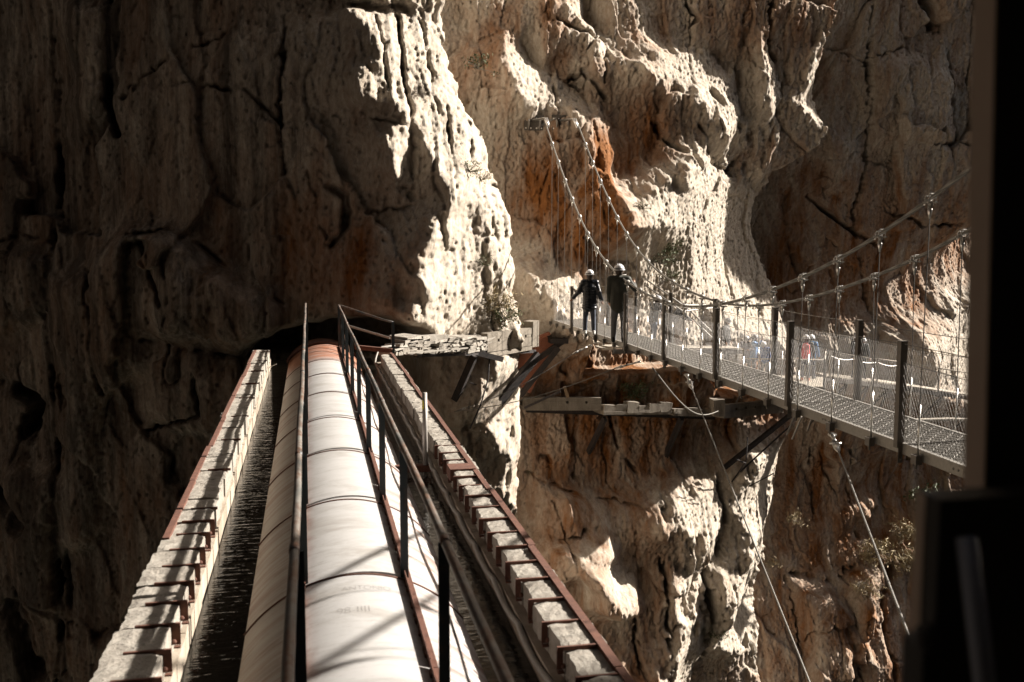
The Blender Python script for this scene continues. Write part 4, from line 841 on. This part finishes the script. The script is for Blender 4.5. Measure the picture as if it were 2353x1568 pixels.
# ---------------------------------------------------------------- walkway on the far wall
FAR = []
def plank(P, Q, n, w, name, T, boards=True):
    P, Q = vec(P), vec(Q); d = Q - P; L = np.linalg.norm(d); u = d / L; m = MB(); k = max(2, int(L / .16)); r_ = random.Random(int(L * 100))
    for i in range(k):
        c = P + u * L * i / k; jz = r_.uniform(-.006, .006); jn = r_.uniform(-.02, .02); a = c; b = c + u * L / k * .93; up = vec((0, 0, .045))
        m.hexa([a + n * jn + vec((0, 0, jz)), b + n * jn, b + n * w, a + n * w], [a + n * jn + up + vec((0, 0, jz)), b + n * jn + up, b + n * w + up, a + n * w + up])
    return m.build(name, M['boards'], T)
def rail(P, Q, T, nposts, h=1.0, mesh=True, post_mat='boards', r=.022, firstpost=True):
    P, Q = vec(P), vec(Q); d = Q - P; L = np.linalg.norm(d[:2]); up = vec((0, 0, 1))
    for k in range(nposts):
        c = P + d * k / (nposts - 1)
        m = MB(); m.bar(c - up * .05, c + up * (h + .02), .055, .055, (0, 1, 0)); m.build('post', M[post_mat], T)
    m = MB(); m.tube([P + up * h, Q + up * h], r, 8); m.build('handrail', M['boards'], T, True)
    if not mesh: return
    for k in range(nposts - 1):
        A = P + d * k / (nposts - 1); B = P + d * (k + 1) / (nposts - 1); m = MB(); l = L / (nposts - 1); Hm = h - .17; pitch = .075; sl = .62; n = int((l + Hm * sl) / pitch)
        for i in range(n):
            for s in (1, -1):
                sa = i * pitch - (Hm * sl if s > 0 else 0); sb = sa + s * Hm * sl; t0, t1 = 0., 1.
                if sa < 0: t0 = -sa / (sb - sa)
                if sa > l: t0 = (l - sa) / (sb - sa)
                if sb < 0: t1 = -sa / (sb - sa)
                if sb > l: t1 = (l - sa) / (sb - sa)
                if t1 <= t0 + .02: continue
                pts = []
                for t in (t0, t1):
                    q = (sa + (sb - sa) * t) / l; pts.append(A + (B - A) * q + up * (.03 + t * (Hm - .09 * math.sin(math.pi * q))))
                m.tube(pts, .0020, 3, False)
        m.tube([A + (B - A) * q + up * (.03 + Hm - .09 * math.sin(math.pi * q)) for q in np.linspace(0, 1, 9)], .012, 5)
        m.build('mesh_panel', M['wire'], T)
def walkways():
    T = thing('cliff_walkway', 'boarded walkway with stairs and mesh railing stepping down the sunlit far wall to a platform', 'walkway', None, (12.5, 34, -3.9))
    A = vec((10.4, 33.35, 0)); A[2] = at(1480, 797, y=33.35)[2] - .05; Bp = vec(at(1706, 803, y=34.3)); n = vec((-.2, 1, 0)); n /= np.linalg.norm(n)
    m = MB(); s0 = vec((8.5, 33.1, zd(33.2))); k = 6                # steps off the bridge
    for i in range(k):
        c = s0 + (A - s0) * (i + 1) / k; m.hexa([c + vec((-.34, -.02, -.05)), c + vec((0, -.02, -.05)), c + vec((0, 1.1, -.05)), c + vec((-.34, 1.1, -.05))], [c + vec((-.34, -.02, 0)), c + vec((0, -.02, 0)), c + vec((0, 1.1, 0)), c + vec((-.34, 1.1, 0))])
    m.build('steps', M['boards'], T)
    plank(A, Bp, n, 1.05, 'landing_boards', T)
    m = MB(); m.bar(A + vec((0, .05, -.1)), Bp + vec((0, .05, -.1)), .08, .16); m.build('bearer', M['galvd'], T)
    up = vec((0, 0, 1))
    ra, rb, rc = at(1480, 640, y=33.0), at(1570, 702, y=33.5), at(1652, 702, y=34.1)
    for o in (0, .22):
        m = MB(); m.tube([vec(ra) - up * o, vec(rb) - up * o * 1.0, vec(rc) - up * o * .3], .026, 8); m.build('handrail', M['galv'], T, True)
    for u_, v0, v1 in ((1572, 702, 800), (1650, 702, 802)):
        m = MB(); m.bar(at(u_, v0, y=33.6), at(u_, v1, y=33.6), .04, .04, (0, 1, 0)); m.build('post', M['boards'], T)
    PB = vec(at(1694, 835, y=35.4)); c0 = vec(Bp) + n * .1; k = 9
    m = MB()
    for i in range(k):
        c = c0 + (PB - c0) * (i + .5) / k; m.hexa([c + vec((-.16, 0, -.04)), c + vec((.16, 0, -.04)), c + vec((.0, 1.0, -.04)), c + vec((-.32, 1.0, -.04))], [c + vec((-.16, 0, 0)), c + vec((.16, 0, 0)), c + vec((.0, 1.0, 0)), c + vec((-.32, 1.0, 0))])
    m.build('stair_treads', M['boards'], T)
    for a, b in (((1583, 712), (1690, 816)), ((1590, 733), (1684, 822)), ((1692, 706), (1686, 814))):
        if a[0] == 1692: continue
        m = MB(); m.tube([at(*a, y=33.9), at(*b, y=35.2)], .028, 8); m.build('stair_rail', M['galv'], T, True)
    # platform
    z = -5.45; FR = vec(at(1893, 889, z=z)); BR = vec(at(1896, 866, z=z)); FL = vec(at(1690, 872, z=z)); BL = vec((16.9, 37.2, z))
    FL = vec((15.6, 34.4, z))
    T2 = thing('viewing_platform', 'sunlit boarded platform with light posts and sagging mesh railing', 'platform', None, tuple((FR + BL) / 2))
    m = MB(); k = 22
    for i in range(k):
        a, b = i / k, (i + .94) / k; q = [FL + (FR - FL) * a, FL + (FR - FL) * b, BL + (BR - BL) * b, BL + (BR - BL) * a]; m.hexa([p - up * .05 for p in q], q)
    m.build('boards', M['boards'], T2)
    m = MB(); m.bar(FL - up * .14, FR - up * .14, .08, .18); m.bar(FR - up * .14, BR - up * .14, .08, .18); m.build('edge_beam', M['galvd'], T2)
    h = 1.0
    rail(FL + (FR - FL) * .06, FR, T2, 4, h); rail(FR, BR, T2, 2, h)
    # walkway on along the shaded wall
    T3 = thing('cliff_walkway', 'walkway on struts curving right along the shaded wall above dark framing', 'walkway', None, tuple(BR))
    W1 = vec(at(2065, 886, y=37.6)); W2 = vec(at(2262, 916, y=38.2)); W3 = W2 + (W2 - W1) * .8
    nb = vec((.1, 1, 0)); nb /= np.linalg.norm(nb)
    for a, b in ((BR, W1), (W1, W2), (W2, W3)): plank(a, b, nb, 1.2, 'boards', T3)
    m = MB()
    for a, b in ((BR, W1), (W1, W2), (W2, W3)): m.bar(a - up * .1, b - up * .1, .08, .16)
    m.build('bearer', M['galvd'], T3)
    rail(BR + (W1 - BR) * .06, W1, T3, 4, 1.0, True); rail(W1, W3, T3, 5, 1.0, True, 'galvd')
    for k in range(7):
        c = BR + (W1 - BR) * k / 3.5 if k < 4 else W1 + (W3 - W1) * (k - 3) / 3.6
        for q, (dx, dz) in enumerate(((.5, -2.6), (-.4, -2.2))):
            m = MB(); m.bar(c - up * .18, vec((c[0] + dx, c[1] + 2.2, c[2] + dz)), .07, .09); m.build('strut', M['iron'] if q else M['galvd'], T3)
        m = MB(); m.bar(c - up * .2, c - up * .2 + vec((0, 3.2, 0)), .08, .1); m.build('cantilever', M['iron'], T3)
    for a, b in (((2055, 905), (2100, 940)), ((2105, 905), (2075, 945))):
        m = MB(); m.bar(at(*a, y=37.9), at(*b, y=38.6), .04, .04); m.build('cross_brace', M['wire'], T3)
    m = MB(); pts = [at(u, v, y=37.2) for u, v in ((1990, 963), (2110, 966), (2180, 964), (2250, 966), (2400, 968))]; m.tube(pts, .075, 10); tag(m.build('white_hose', M['boards'], None, True), 'pale horizontal pipe slung below the right-hand walkway', 'pipe')
walkways()
def sign():
    y = 33.0; a = at(1261, 635.5, y=y); b = at(1287, 658.5, y=y); T = thing('notice_sign', 'pale olive load limit sign on a thin pole at the far bridge end', 'sign', None, (a[0], y, b[2]))
    m = MB(); m.box(a[0], b[0], y, y + .015, b[2], a[2]); m.build('board', M['sign'], T)
    m = MB(); xm = (a[0] + b[0]) / 2; m.box(xm - .02, xm + .02, y + .016, y + .05, -2.7, a[2] - .03); m.build('pole', M['galv'], T)
    w = b[0] - a[0]; hh = a[2] - b[2]
    for body, fx, fz, sz in (('Carga', .16, .70, .27), ('Máxima', .16, .46, .27), ('x10', .36, .16, .29)):
        cu = bpy.data.curves.new('w', 'FONT'); cu.body = body; cu.size = sz * hh; cu.offset = .003; tmp = bpy.data.objects.new('w', cu); COL.objects.link(tmp); dg = bpy.context.evaluated_depsgraph_get(); me = bpy.data.meshes.new_from_object(tmp.evaluated_get(dg)); bpy.data.objects.remove(tmp)
        me.transform(Matrix.Translation((a[0] + fx * w, y - .004, b[2] + fz * hh)) @ Matrix.Rotation(R(90), 4, 'X')); me.materials.clear(); me.materials.append(M['ink'])
        o = bpy.data.objects.new('lettering', me); COL.objects.link(o); o.parent = T; o.matrix_parent_inverse = T.matrix_basis.inverted()
    m = MB(); px, pz = a[0] + .24 * w, b[2] + .13 * hh; m.ell((px, y - .004, pz + .25 * hh), (.035 * hh * 1.2, .003, .04 * hh), None, 10, 6); m.box(px - .06 * hh, px + .06 * hh, y - .006, y - .003, pz + .1 * hh, pz + .2 * hh); m.box(px - .035 * hh, px + .035 * hh, y - .006, y - .003, pz, pz + .1 * hh); m.build('person_symbol', M['ink'], T)
sign()
def rungs():
    r_ = random.Random(2); P = [(1410, 628), (1425, 632), (1412, 655), (1405, 667), (1416, 672)]
    for u, v in P:
        x, _, z = at(u, v, y=34.2); y = cliff_y(x, z); x, _, z = at(u, v, y=y); y = cliff_y(x, z)
        m = MB(); m.tube([(x - .22, y + .15, z), (x - .22, y - .14, z), (x + .22, y - .14, z), (x + .22, y + .15, z)], .018, 6)
        tag(m.build('iron_rung', M['galv'], None, True), 'iron staple rung set in the rock beside the man in the olive jacket', 'rung', 'iron rungs in the rock')
rungs()
def column():
    T = thing('steel_column', 'dark blurred steel column close to the camera at the right edge', 'column', None, (.95, 1.22, -.4))
    m = MB(); V = []
    def edge(u, v, y): return at(u, v, y=y)
    tx = lambda v: 2291 - (v / 1568) * 22
    zt, zb_ = .62, -.75
    y0, y1 = 1.20, 1.245
    xt, xb = at(2292, 20, y=y0)[0], at(2266, 1100, y=y0)[0]
    def xat(z, y): return (xt + (xb - xt) * (at(2292, 20, y=y0)[2] - z) / (at(2292, 20, y=y0)[2] - at(2266, 1100, y=y0)[2]))
    m.add([(xat(zb_, y0), y0, zb_), (1.3, y0, zb_), (1.3, y1, zb_), (xat(zb_, y0), y1, zb_), (xat(zt, y0), y0, zt), (1.3, y0, zt), (1.3, y1, zt), (xat(zt, y0), y1, zt)], [(3, 2, 1, 0), (4, 5, 6, 7), (0, 1, 5, 4), (1, 2, 6, 5), (2, 3, 7, 6)]); m.build('web', M['column'], T)
    m = MB(); e = .0015; m.bar((xat(zb_, 0) - .002, (y0 + y1) / 2, zb_), (xat(zt, 0) - .002, (y0 + y1) / 2, zt), .003, y1 - y0, (0, 1, 0)); m.build('flange_edge_lit', M['edgelit'], T)
    m = MB(); p = at(2160, 1150, y=1.12); q = at(2142, 1128, y=1.17); m.box(p[0], 1.2, 1.12, 1.17, -.95, p[2]); m.build('base_box', M['column'], T)
    m = MB(); m.box(q[0] + .004, p[0] - .001, 1.15, 1.172, at(2142, 1475, y=1.15)[2], q[2]); m.build('box_edge_lit', M['edgelit'], T)
    m = MB(); a = at(2122, 1484, y=1.12); m.box(a[0], p[0] - .001, 1.12, 1.165, -.95, a[2]); m.ell((a[0] + .01, 1.13, a[2] + .005), (.016, .02, .02), None, 10, 6); m.build('bolt_lug', M['column'], T)
    m = MB(); m.tube([at(2222, 1235, y=1.10), at(2262, 1568, y=1.06), at(2282, 1720, y=1.04)], .0135, 12); m.build('tie_rod', M['rod'], T, True)
t = NT('tie_rod_steel'); wv = t.n('ShaderNodeTexWave'); wv.bands_direction = 'Z'; wv.inputs['Scale'].default_value = 60; t.l(t.co, wv.inputs[0]); M['rod'] = t.fin(t.mix(wv.outputs[0], (.20, .22, .26), (.36, .38, .44)), .45, .2)
column()
# ================================================================ people
def voxel(m, name, mat, parent, vox, smooth=3):
    o = m.build(name, mat, None, True)
    r = o.modifiers.new('r', 'REMESH'); r.mode = 'VOXEL'; r.voxel_size = vox; r.use_smooth_shade = True
    if smooth: s = o.modifiers.new('s', 'SMOOTH'); s.factor = .5; s.iterations = smooth
    dg = bpy.context.evaluated_depsgraph_get(); me = bpy.data.meshes.new_from_object(o.evaluated_get(dg)); o.modifiers.clear(); o.data = me; me.name = name
    o.parent = parent; return o
def person(label, loc, yaw, H=1.75, coat='black', legs='jeans', shoes='black', lean=0, twist=0, armL=None, armR=None, legL=(0, 0), legR=(0, 0), hair='hair', coat_len=.86, puff=False, head_yaw=0, head_pitch=0, vox=.016, female=False, helmet=True, group=None):
    s = H / 1.75; T = thing('person', label, 'person', group, loc); T.rotation_euler = (0, 0, yaw)
    P = lambda *a: np.array(a, float) * s
    pel = P(0, 0, .96)
    c_, s_ = math.cos(lean), math.sin(lean); ct, st = math.cos(twist), math.sin(twist)
    def up(p):                                            # bend the upper body forward about the hips
        q = p - pel; q = np.array([q[0] * ct - q[1] * st, q[0] * st + q[1] * ct, q[2]]); return pel + np.array([q[0], q[1] * c_ + q[2] * s_, -q[1] * s_ + q[2] * c_])
    sw = .165 if female else .19
    J = {'neck': up(P(0, .0, 1.47)), 'head': up(P(0, .025, 1.615)), 'chest': up(P(0, .0, 1.30)), 'waist': up(P(0, .01, 1.10))}
    for sd, x in (('L', -1), ('R', 1)): J['sh' + sd] = up(P(x * sw, -.005, 1.42))
    arms = {'L': armL or ((-.08, .02, -.28), (-.02, .08, -.25)), 'R': armR or ((.08, .02, -.28), (.02, .08, -.25))}
    for sd in 'LR':
        a, b = arms[sd]; J['el' + sd] = J['sh' + sd] + np.array(a) * s; J['wr' + sd] = J['el' + sd] + np.array(b) * s
    for sd, x, lg in (('L', -1, legL), ('R', 1, legR)):
        fwd, bend = lg; J['hp' + sd] = P(x * .09, 0, .93); J['kn' + sd] = P(x * .105, fwd * .5 + .03 + bend * .2, .50); J['an' + sd] = P(x * .115, fwd, .09)
    m = MB()                                              # ---- body
    m.cone(pel, J['waist'], .125 * s, .115 * s); m.cone(J['waist'], J['chest'], .115 * s, .135 * s); m.cone(J['shL'], J['shR'], .062 * s, .062 * s); m.cone(J['chest'], J['neck'], .11 * s, .055 * s)
    hy = math.cos(head_yaw), math.sin(head_yaw); fw = np.array([-math.sin(head_yaw), math.cos(head_yaw), 0]) * math.cos(lean * .5 + head_pitch) + np.array([0, 0, -math.sin(lean * .5 + head_pitch)]); rt = np.array([math.cos(head_yaw), math.sin(head_yaw), 0]); u3 = np.cross(rt, fw)
    Rm = np.stack([rt, fw, u3], 1)
    hc = J['head']; h = lambda x, y, z: hc + Rm @ (np.array([x, y, z]) * s)
    m.cone(J['neck'] - (hc - J['neck']) * .15, hc - u3 * .05 * s, .052 * s, .05 * s); m.ell(hc + u3 * .01 * s, (.076 * s, .095 * s, .115 * s), Rm); m.ell(h(0, .045, -.06), (.05 * s, .045 * s, .05 * s), Rm)
    m.cone(h(0, .088, .01), h(0, .108, -.025), .010 * s, .016 * s); m.cone(h(-.022, .09, -.058), h(.022, .09, -.058), .010 * s, .010 * s)
    for x in (-1, 1): m.ell(h(x * .08, 0, -.01), (.014 * s, .022 * s, .034 * s), Rm); m.ell(h(x * .03, .083, .02), (.014 * s, .012 * s, .011 * s), Rm)
    for sd, x in (('L', -1), ('R', 1)):
        m.cone(J['sh' + sd], J['el' + sd], .055 * s, .043 * s); m.cone(J['el' + sd], J['wr' + sd], .042 * s, .029 * s)
        d = J['wr' + sd] - J['el' + sd]; d /= np.linalg.norm(d); side = np.cross(d, [0, 0, 1.]) if abs(d[2]) < .9 else np.cross(d, [0, 1., 0]); side /= np.linalg.norm(side); w = J['wr' + sd]; nrm = np.cross(side, d)
        m.cone(w, w + d * .075 * s, .027 * s, .036 * s)
        for q, (o, l) in enumerate(((-.030, .060), (-.010, .074), (.010, .070), (.029, .056))):
            b0 = w + d * .085 * s + side * o * s; b1 = b0 + (d * .55 + nrm * .12) * l * s; b2 = b1 + (d * .3 + nrm * .35) * l * s; m.cone(b0, b1, .0095 * s, .0088 * s, 7); m.cone(b1, b2, .0088 * s, .0078 * s, 7)
        t0 = w + d * .03 * s - side * .034 * s; m.cone(t0, t0 + (d * .8 - side * .7) * .045 * s, .0105 * s, .0085 * s, 7)
        m.cone(pel + P(x * .06, 0, -.02), J['kn' + sd], .088 * s, .057 * s); m.cone(J['kn' + sd], J['an' + sd], .055 * s, .038 * s); m.cone(J['an' + sd] - P(0, .03, .03), J['an' + sd] + P(x * .015, .15, -.055), .035 * s, .026 * s)
    voxel(m, 'body', M['skin'], T, vox * .8, 2)
    m = MB()                                              # ---- trousers
    for sd, x in (('L', -1), ('R', 1)):
        m.cone(pel + P(x * .065, -.01, .0), J['kn' + sd], .108 * s, .072 * s); m.cone(J['kn' + sd], J['an' + sd] + P(0, 0, -.02), .072 * s, .058 * s)
    m.cone(pel + P(-.05, 0, .0), pel + P(.05, 0, 0), .115 * s, .115 * s); m.cone(pel, J['waist'], .12 * s, .12 * s)
    voxel(m, 'trousers', M[legs], T, vox, 2)
    m = MB()                                              # ---- jacket
    th = .032 if puff else .028
    hem = pel + P(0, 0, coat_len - .96)
    if puff:
        k = 9
        for i in range(k):
            t_ = i / (k - 1); c = hem + (J['chest'] - hem) * t_; w = (.128 if female else .14) + .05 * abs(t_ - .4) + th; m.ell(c, (w * 1.22 * s, w * .92 * s, .062 * s), None, 14, 8)
    else: m.cone(hem, J['waist'], (.135 + th) * s, (.118 + th) * s, 14)
    m.cone(J['waist'], J['chest'], (.112 + th * .8) * s, (.135 + th) * s, 14); m.cone(J['chest'], J['neck'] - (J['neck'] - J['chest']) * .2, (.125 + th) * s, (.07 + th) * s, 12)
    for x in (-1, 1): m.cone(hem + P(x * .06, 0, 0), J['chest'] + np.array([x * .06 * s, 0, 0]), (.115 + th * .6) * s, (.105 + th * .6) * s, 12)
    m.cone(J['shL'], J['shR'], (.062 + th) * s, (.062 + th) * s, 12); m.cone(J['neck'] - np.array([.05, 0, .0]) * s, J['neck'] + np.array([.05, 0, .0]) * s, .058 * s, .058 * s)
    if puff: m.cone(J['neck'] + np.array([-.08, -.06, -.04]) * s, J['neck'] + np.array([.08, -.06, -.04]) * s, .055 * s, .055 * s)
    for sd in 'LR':
        if puff:
            for a, b in (('sh', 'el'), ('el', 'wr')):
                for i in range(5): c = J[a + sd] + (J[b + sd] - J[a + sd]) * (i + .5) / 5; m.ell(c, (.068 * s, .068 * s, .045 * s), None, 10, 6)
        m.cone(J['sh' + sd], J['el' + sd], (.058 + th * .7) * s, (.046 + th * .7) * s); m.cone(J['el' + sd], J['wr' + sd] - (J['wr' + sd] - J['el' + sd]) * .08, (.046 + th * .6) * s, (.036 + th * .4) * s)
    voxel(m, 'jacket', M[coat], T, vox, 1)
    for sd, x in (('L', -1), ('R', 1)):
        m = MB(); a = J['an' + sd]; m.cone(a + P(0, -.045, -.045), a + P(x * .02, .17, -.05), .047 * s, .038 * s, 12); m.cone(a + P(0, -.02, .0), a + P(0, .0, -.04), .052 * s, .05 * s, 12); voxel(m, 'shoe', M[shoes], T, vox, 1)
    if hair:
        m = MB(); m.ell(h(0, -.028, -.01), (.090 * s, .088 * s, .118 * s), Rm)
        if female: m.cone(h(0, -.05, -.04), h(0, -.07, -.17), .075 * s, .055 * s)
        voxel(m, 'hair', M[hair], T, vox, 1)
    if helmet:
        m = MB(); Rh = Rm
        m.ell(h(0, -.008, .022), (.120 * s, .146 * s, .138 * s), Rh, 20, 8, True)
        rim = [h(.124 * math.cos(q), -.008 + (.151 + .03 * max(0, math.sin(q))) * math.sin(q), .022 - .012 * max(0, math.sin(q))) for q in np.linspace(0, 2 * math.pi, 25)]; m.tube(rim, .011 * s, 6, False)
        for x in (-.035, 0, .035): m.tube([h(x, -.146 * math.cos(q) * .98, .022 + .137 * math.sin(q) * (1 if x == 0 else .96)) for q in np.linspace(.15, math.pi - .15, 12)], .008 * s, 5)
        o = m.build('helmet', M['helmet'], None, True); o.parent = T
        m = MB(); m.tube([h(-.09, .02, .03), h(-.075, .04, -.06), h(0, .055, -.12), h(.075, .04, -.06), h(.09, .02, .03)], .007 * s, 5); o = m.build('chin_strap', M['black'], None, True); o.parent = T
        m = MB(); m.tube([h(.123 * math.cos(q), -.008 + .149 * math.sin(q), .05) for q in np.linspace(-2.6, -.54, 10)], .009 * s, 5); o = m.build('helmet_band', M['black'], None, True); o.parent = T
    return T
def stand(u, v, z=None, y=None): p = at(u, v, z=z) if z is not None else at(u, v, y=y); return tuple(p)
def people():
    p = at(1354, 770, z=zd(25.5)); person('woman in black padded jacket and white helmet walking away along the bridge', (p[0], p[1], zd(p[1]) + .002), -.22, 1.70, 'puffer', 'jeans', 'white', puff=True, female=True, coat_len=.74, armL=((-.13, -.02, -.25), (-.15, .12, -.18)), armR=((.09, -.06, -.27), (.07, .10, -.22)), legL=(.05, 0), legR=(-.10, 0), vox=.013)
    p = at(1421, 789, z=zd(23.4)); person('man in dark olive jacket with raised right arm standing on the bridge', (p[0], p[1], zd(p[1]) + .002), -.30, 1.86, 'olive', 'greytrousers', 'black', coat_len=.82, armL=((-.035, .04, -.29), (.03, .12, -.22)), armR=((.17, .06, -.22), (-.02, .22, .12)), legL=(.04, 0), legR=(.0, .1), vox=.013)
    p = at(1500, 792, y=33.75); person('person in dark jacket and pale jeans looking down on the walkway past the bridge', (p[0], p[1], p[2]), -1.2, 1.78, 'puffer', 'palejeans', 'white', lean=.25, head_pitch=.5, armL=((-.02, .2, -.2), (.02, .2, -.1)), armR=((.05, .14, -.22), (-.05, .2, -.08)), legL=(.10, .1), legR=(-.08, .1), vox=.016)
    p = at(1542, 795, y=33.8); person('person in black clothes and white helmet bending over the walkway rail', (p[0], p[1], p[2] - .02), -1.45, 1.72, 'black', 'black', 'black', lean=.85, head_pitch=.2, armL=((0, .18, -.2), (.0, .2, -.12)), armR=((.0, .18, -.2), (0, .2, -.12)), legL=(.08, .1), legR=(-.08, .05), vox=.018)
    g = None
    p = at(1667, 838, y=35.2); person('person in dark clothes coming down the stairs beside the first platform post', (p[0], p[1], p[2]), -2.3, 1.76, 'black', 'greytrousers', 'black', head_pitch=.3, vox=.02)
    z = -5.449
    for (u, v, y, lab, kw) in (
        (1715, 849, 36.1, 'person in lilac grey jacket leaning on the platform rail', dict(yaw=2.6, H=1.70, coat='lilacgrey', legs='black', lean=.28, head_pitch=.3, armL=((-.03, .17, -.2), (.08, .2, 0)), armR=((.03, .17, -.2), (-.08, .2, .02)))),
        (1731, 850, 35.9, 'person in sky blue top holding a camera up to the face on the platform', dict(yaw=-2.0, H=1.72, coat='skyblue', legs='jeans', armL=((-.06, .2, -.1), (.1, .1, .2)), armR=((.06, .2, -.1), (-.1, .1, .2)))),
        (1757, 858, 35.6, 'shorter person in grey blue jacket crouching slightly at the platform rail', dict(yaw=2.3, H=1.52, coat='royal', legs='greytrousers', lean=.3, head_pitch=.4)),
        (1850, 869, 35.0, 'person seen from behind carrying the red backpack on the platform', dict(yaw=-.5, H=1.76, coat='black', legs='jeans', shoes='orange')),
        (1862, 868, 35.5, 'person in blue jacket close beside the red backpack wearer', dict(yaw=-.9, H=1.70, coat='skyblue', legs='jeans'))):
        a = at(u, v, y=y); yw = kw.pop('yaw'); t_ = person(lab, (a[0], a[1], z), yw, vox=.02, **kw)
        if 'carrying' in lab:
            c = vec((a[0], a[1], z)); d = vec((math.sin(.5), math.cos(.5), 0)); m = MB(); b = c - d * .22 + vec((0, 0, 1.0))
            m.cone(b, b + vec((0, 0, .36)), .17, .14, 12); m.cone(b - d * .1, b - d * .1 + vec((0, 0, .16)), .11, .09, 10); bp = voxel(m, 'backpack', M['red'], None, .02, 1)
            tag(bp, 'bright red backpack worn on the platform by the railing', 'backpack')
            m = MB(); s = vec((d[1], -d[0], 0))
            for e in (-.1, .1): m.tube([b + s * e + vec((0, 0, .42)) + d * .05, b + s * e + d * .30 + vec((0, 0, .44)), b + s * e + d * .36 + vec((0, 0, .2))], .018, 6)
            o = m.build('shoulder_strap', M['red'], None, True); o.parent = bp
    W1 = vec(at(2065, 886, y=37.6)); BR = vec(at(1896, 866, z=-5.45))
    for (u, lab, kw) in ((1975, 'person in black half hidden behind a bridge post on the right walkway', dict(yaw=-2.6, H=1.78, coat='black', legs='black')), (1991, 'person in black with fair hair standing on the right walkway', dict(yaw=2.9, H=1.74, coat='black', legs='black', hair='tan', female=True, lean=.1))):
        f = (u - 1896) / (2065 - 1896); a = BR + (W1 - BR) * f + vec((0, .5, .05)); yw = kw.pop('yaw'); person(lab, tuple(a), yw, vox=.02, **kw)
people()

# ================================================================ plants clinging to the rock
def plant(u, v, size, kind, label, y0=None, n=220, seed=1, droop=0.0):
    r_ = random.Random(seed)
    y = y0 or 34
    for _ in range(4): x, _, z = at(u, v, y=y); y = cliff_y(x, z)
    if y0 is not None and abs(y - y0) > 6: y = y0; x, _, z = at(u, v, y=y)
    b = vec((x, y + .05, z)); tw = MB(); lf = MB(); tips = []
    for k in range(max(10, n // 9)):
        d = vec((r_.uniform(-1, 1), -r_.uniform(.25, 1.0), r_.uniform(-.3 - droop, 1.0 - droop))); d /= np.linalg.norm(d); L = size * r_.uniform(.45, 1.0)
        p = [b, b + d * L * .5 + vec((r_.uniform(-.1, .1), 0, .05)) * size, b + d * L + vec((r_.uniform(-.15, .15), 0, -droop * .3)) * size]; tw.tube(p, [.010, .007, .003], 4)
        for q in range(2):
            e = p[1] + (p[2] - p[1]) * r_.random(); g = e + vec([r_.uniform(-.3, .3) for _ in range(3)]) * size; tw.tube([e, g], [.005, .002], 3); tips.append(g)
        tips += [p[2], p[1] + (p[2] - p[1]) * .5]
    T = tw.build('shrub', M['twig']); tag(T, label, 'shrub', 'shrubs growing from the cliff')
    T.name = 'shrub' if kind != 'dry' else 'dry_shrub'
    for k in range(n):
        c = tips[r_.randrange(len(tips))] + vec([r_.gauss(0, .09) for _ in range(3)]) * size; s = size * (r_.uniform(.03, .07) if kind == 'leaf' else r_.uniform(.02, .035)); a = vec([r_.gauss(0, 1) for _ in range(3)]); a /= np.linalg.norm(a); w = np.cross(a, vec([r_.gauss(0, 1) for _ in range(3)])); w /= np.linalg.norm(w)
        l = 1.6 if kind == 'leaf' else 5
        lf.add([c - a * s * l, c + w * s * .6, c + a * s * l, c - w * s * .6], [(0, 1, 2, 3)])
    o = lf.build('foliage', M['leaf'] if kind == 'leaf' else M['dry']); o.parent = T
plant(1145, 705, .75, 'dry', 'yellowish dry shrub at the foot of the lit pillar beside the ledge', 27, 300, 1)
plant(1160, 735, .6, 'leaf', 'dark green shrub just under the yellowish one on the lit pillar', 27, 260, 2)
plant(1098, 158, .5, 'leaf', 'green tuft in a cleft high on the cracked pillar', 27, 160, 3)
plant(1078, 395, .45, 'leaf', 'small green shrub between stacked blocks of the pillar edge', 27, 160, 4)
plant(1107, 415, .4, 'dry', 'dry brown tuft on the stacked pillar blocks', 27, 140, 5)
plant(1524, 588, .8, 'leaf', 'round green shrub on the sunlit wall right of the main cable', 35, 320, 6)
plant(1478, 480, .4, 'leaf', 'little green shrub on the lit spur beside the far main cable', 35, 140, 7)
plant(1545, 640, .5, 'leaf', 'low green shrub above the bending person', 35, 160, 8)
plant(1450, 905, .75, 'leaf', 'glossy dark shrub above the lower ruined ledge', 35, 320, 9)
plant(1110, 610, .35, 'leaf', 'tiny shrub in the crack beside the lowest pillar block', 27, 100, 10)
plant(2110, 1150, 1.2, 'leaf', 'leafy green shrub under the near end of the bridge', 43, 300, 11)
plant(2050, 1215, 1.2, 'dry', 'pale dry bush on the shaded rock left of the column', 43, 420, 12)
plant(2000, 1270, 1.3, 'dry', 'pale dry bush crossed by the twisted stay cable', 43, 420, 13)
plant(2085, 1290, 1.3, 'dry', 'bare dry bush beside the column base', 43, 380, 14)
plant(1990, 1345, 1.0, 'dry', 'drooping dry bush below the others under the bridge', 43, 300, 15, .7)
plant(1215, 1085, .4, 'dry', 'small dry twig plant jutting from the lower pillar edge', 33, 60, 16)
plant(1820, 1195, .7, 'dry', 'dry tuft on the right edge of the lower lit buttress', 37, 160, 17)
plant(1775, 1300, .6, 'dry', 'dry tuft low on the lit buttress beside the stay cable', 37, 160, 18)
plant(1640, 1450, .5, 'leaf', 'small green plant at the bottom of the lit buttress', 36, 140, 19)
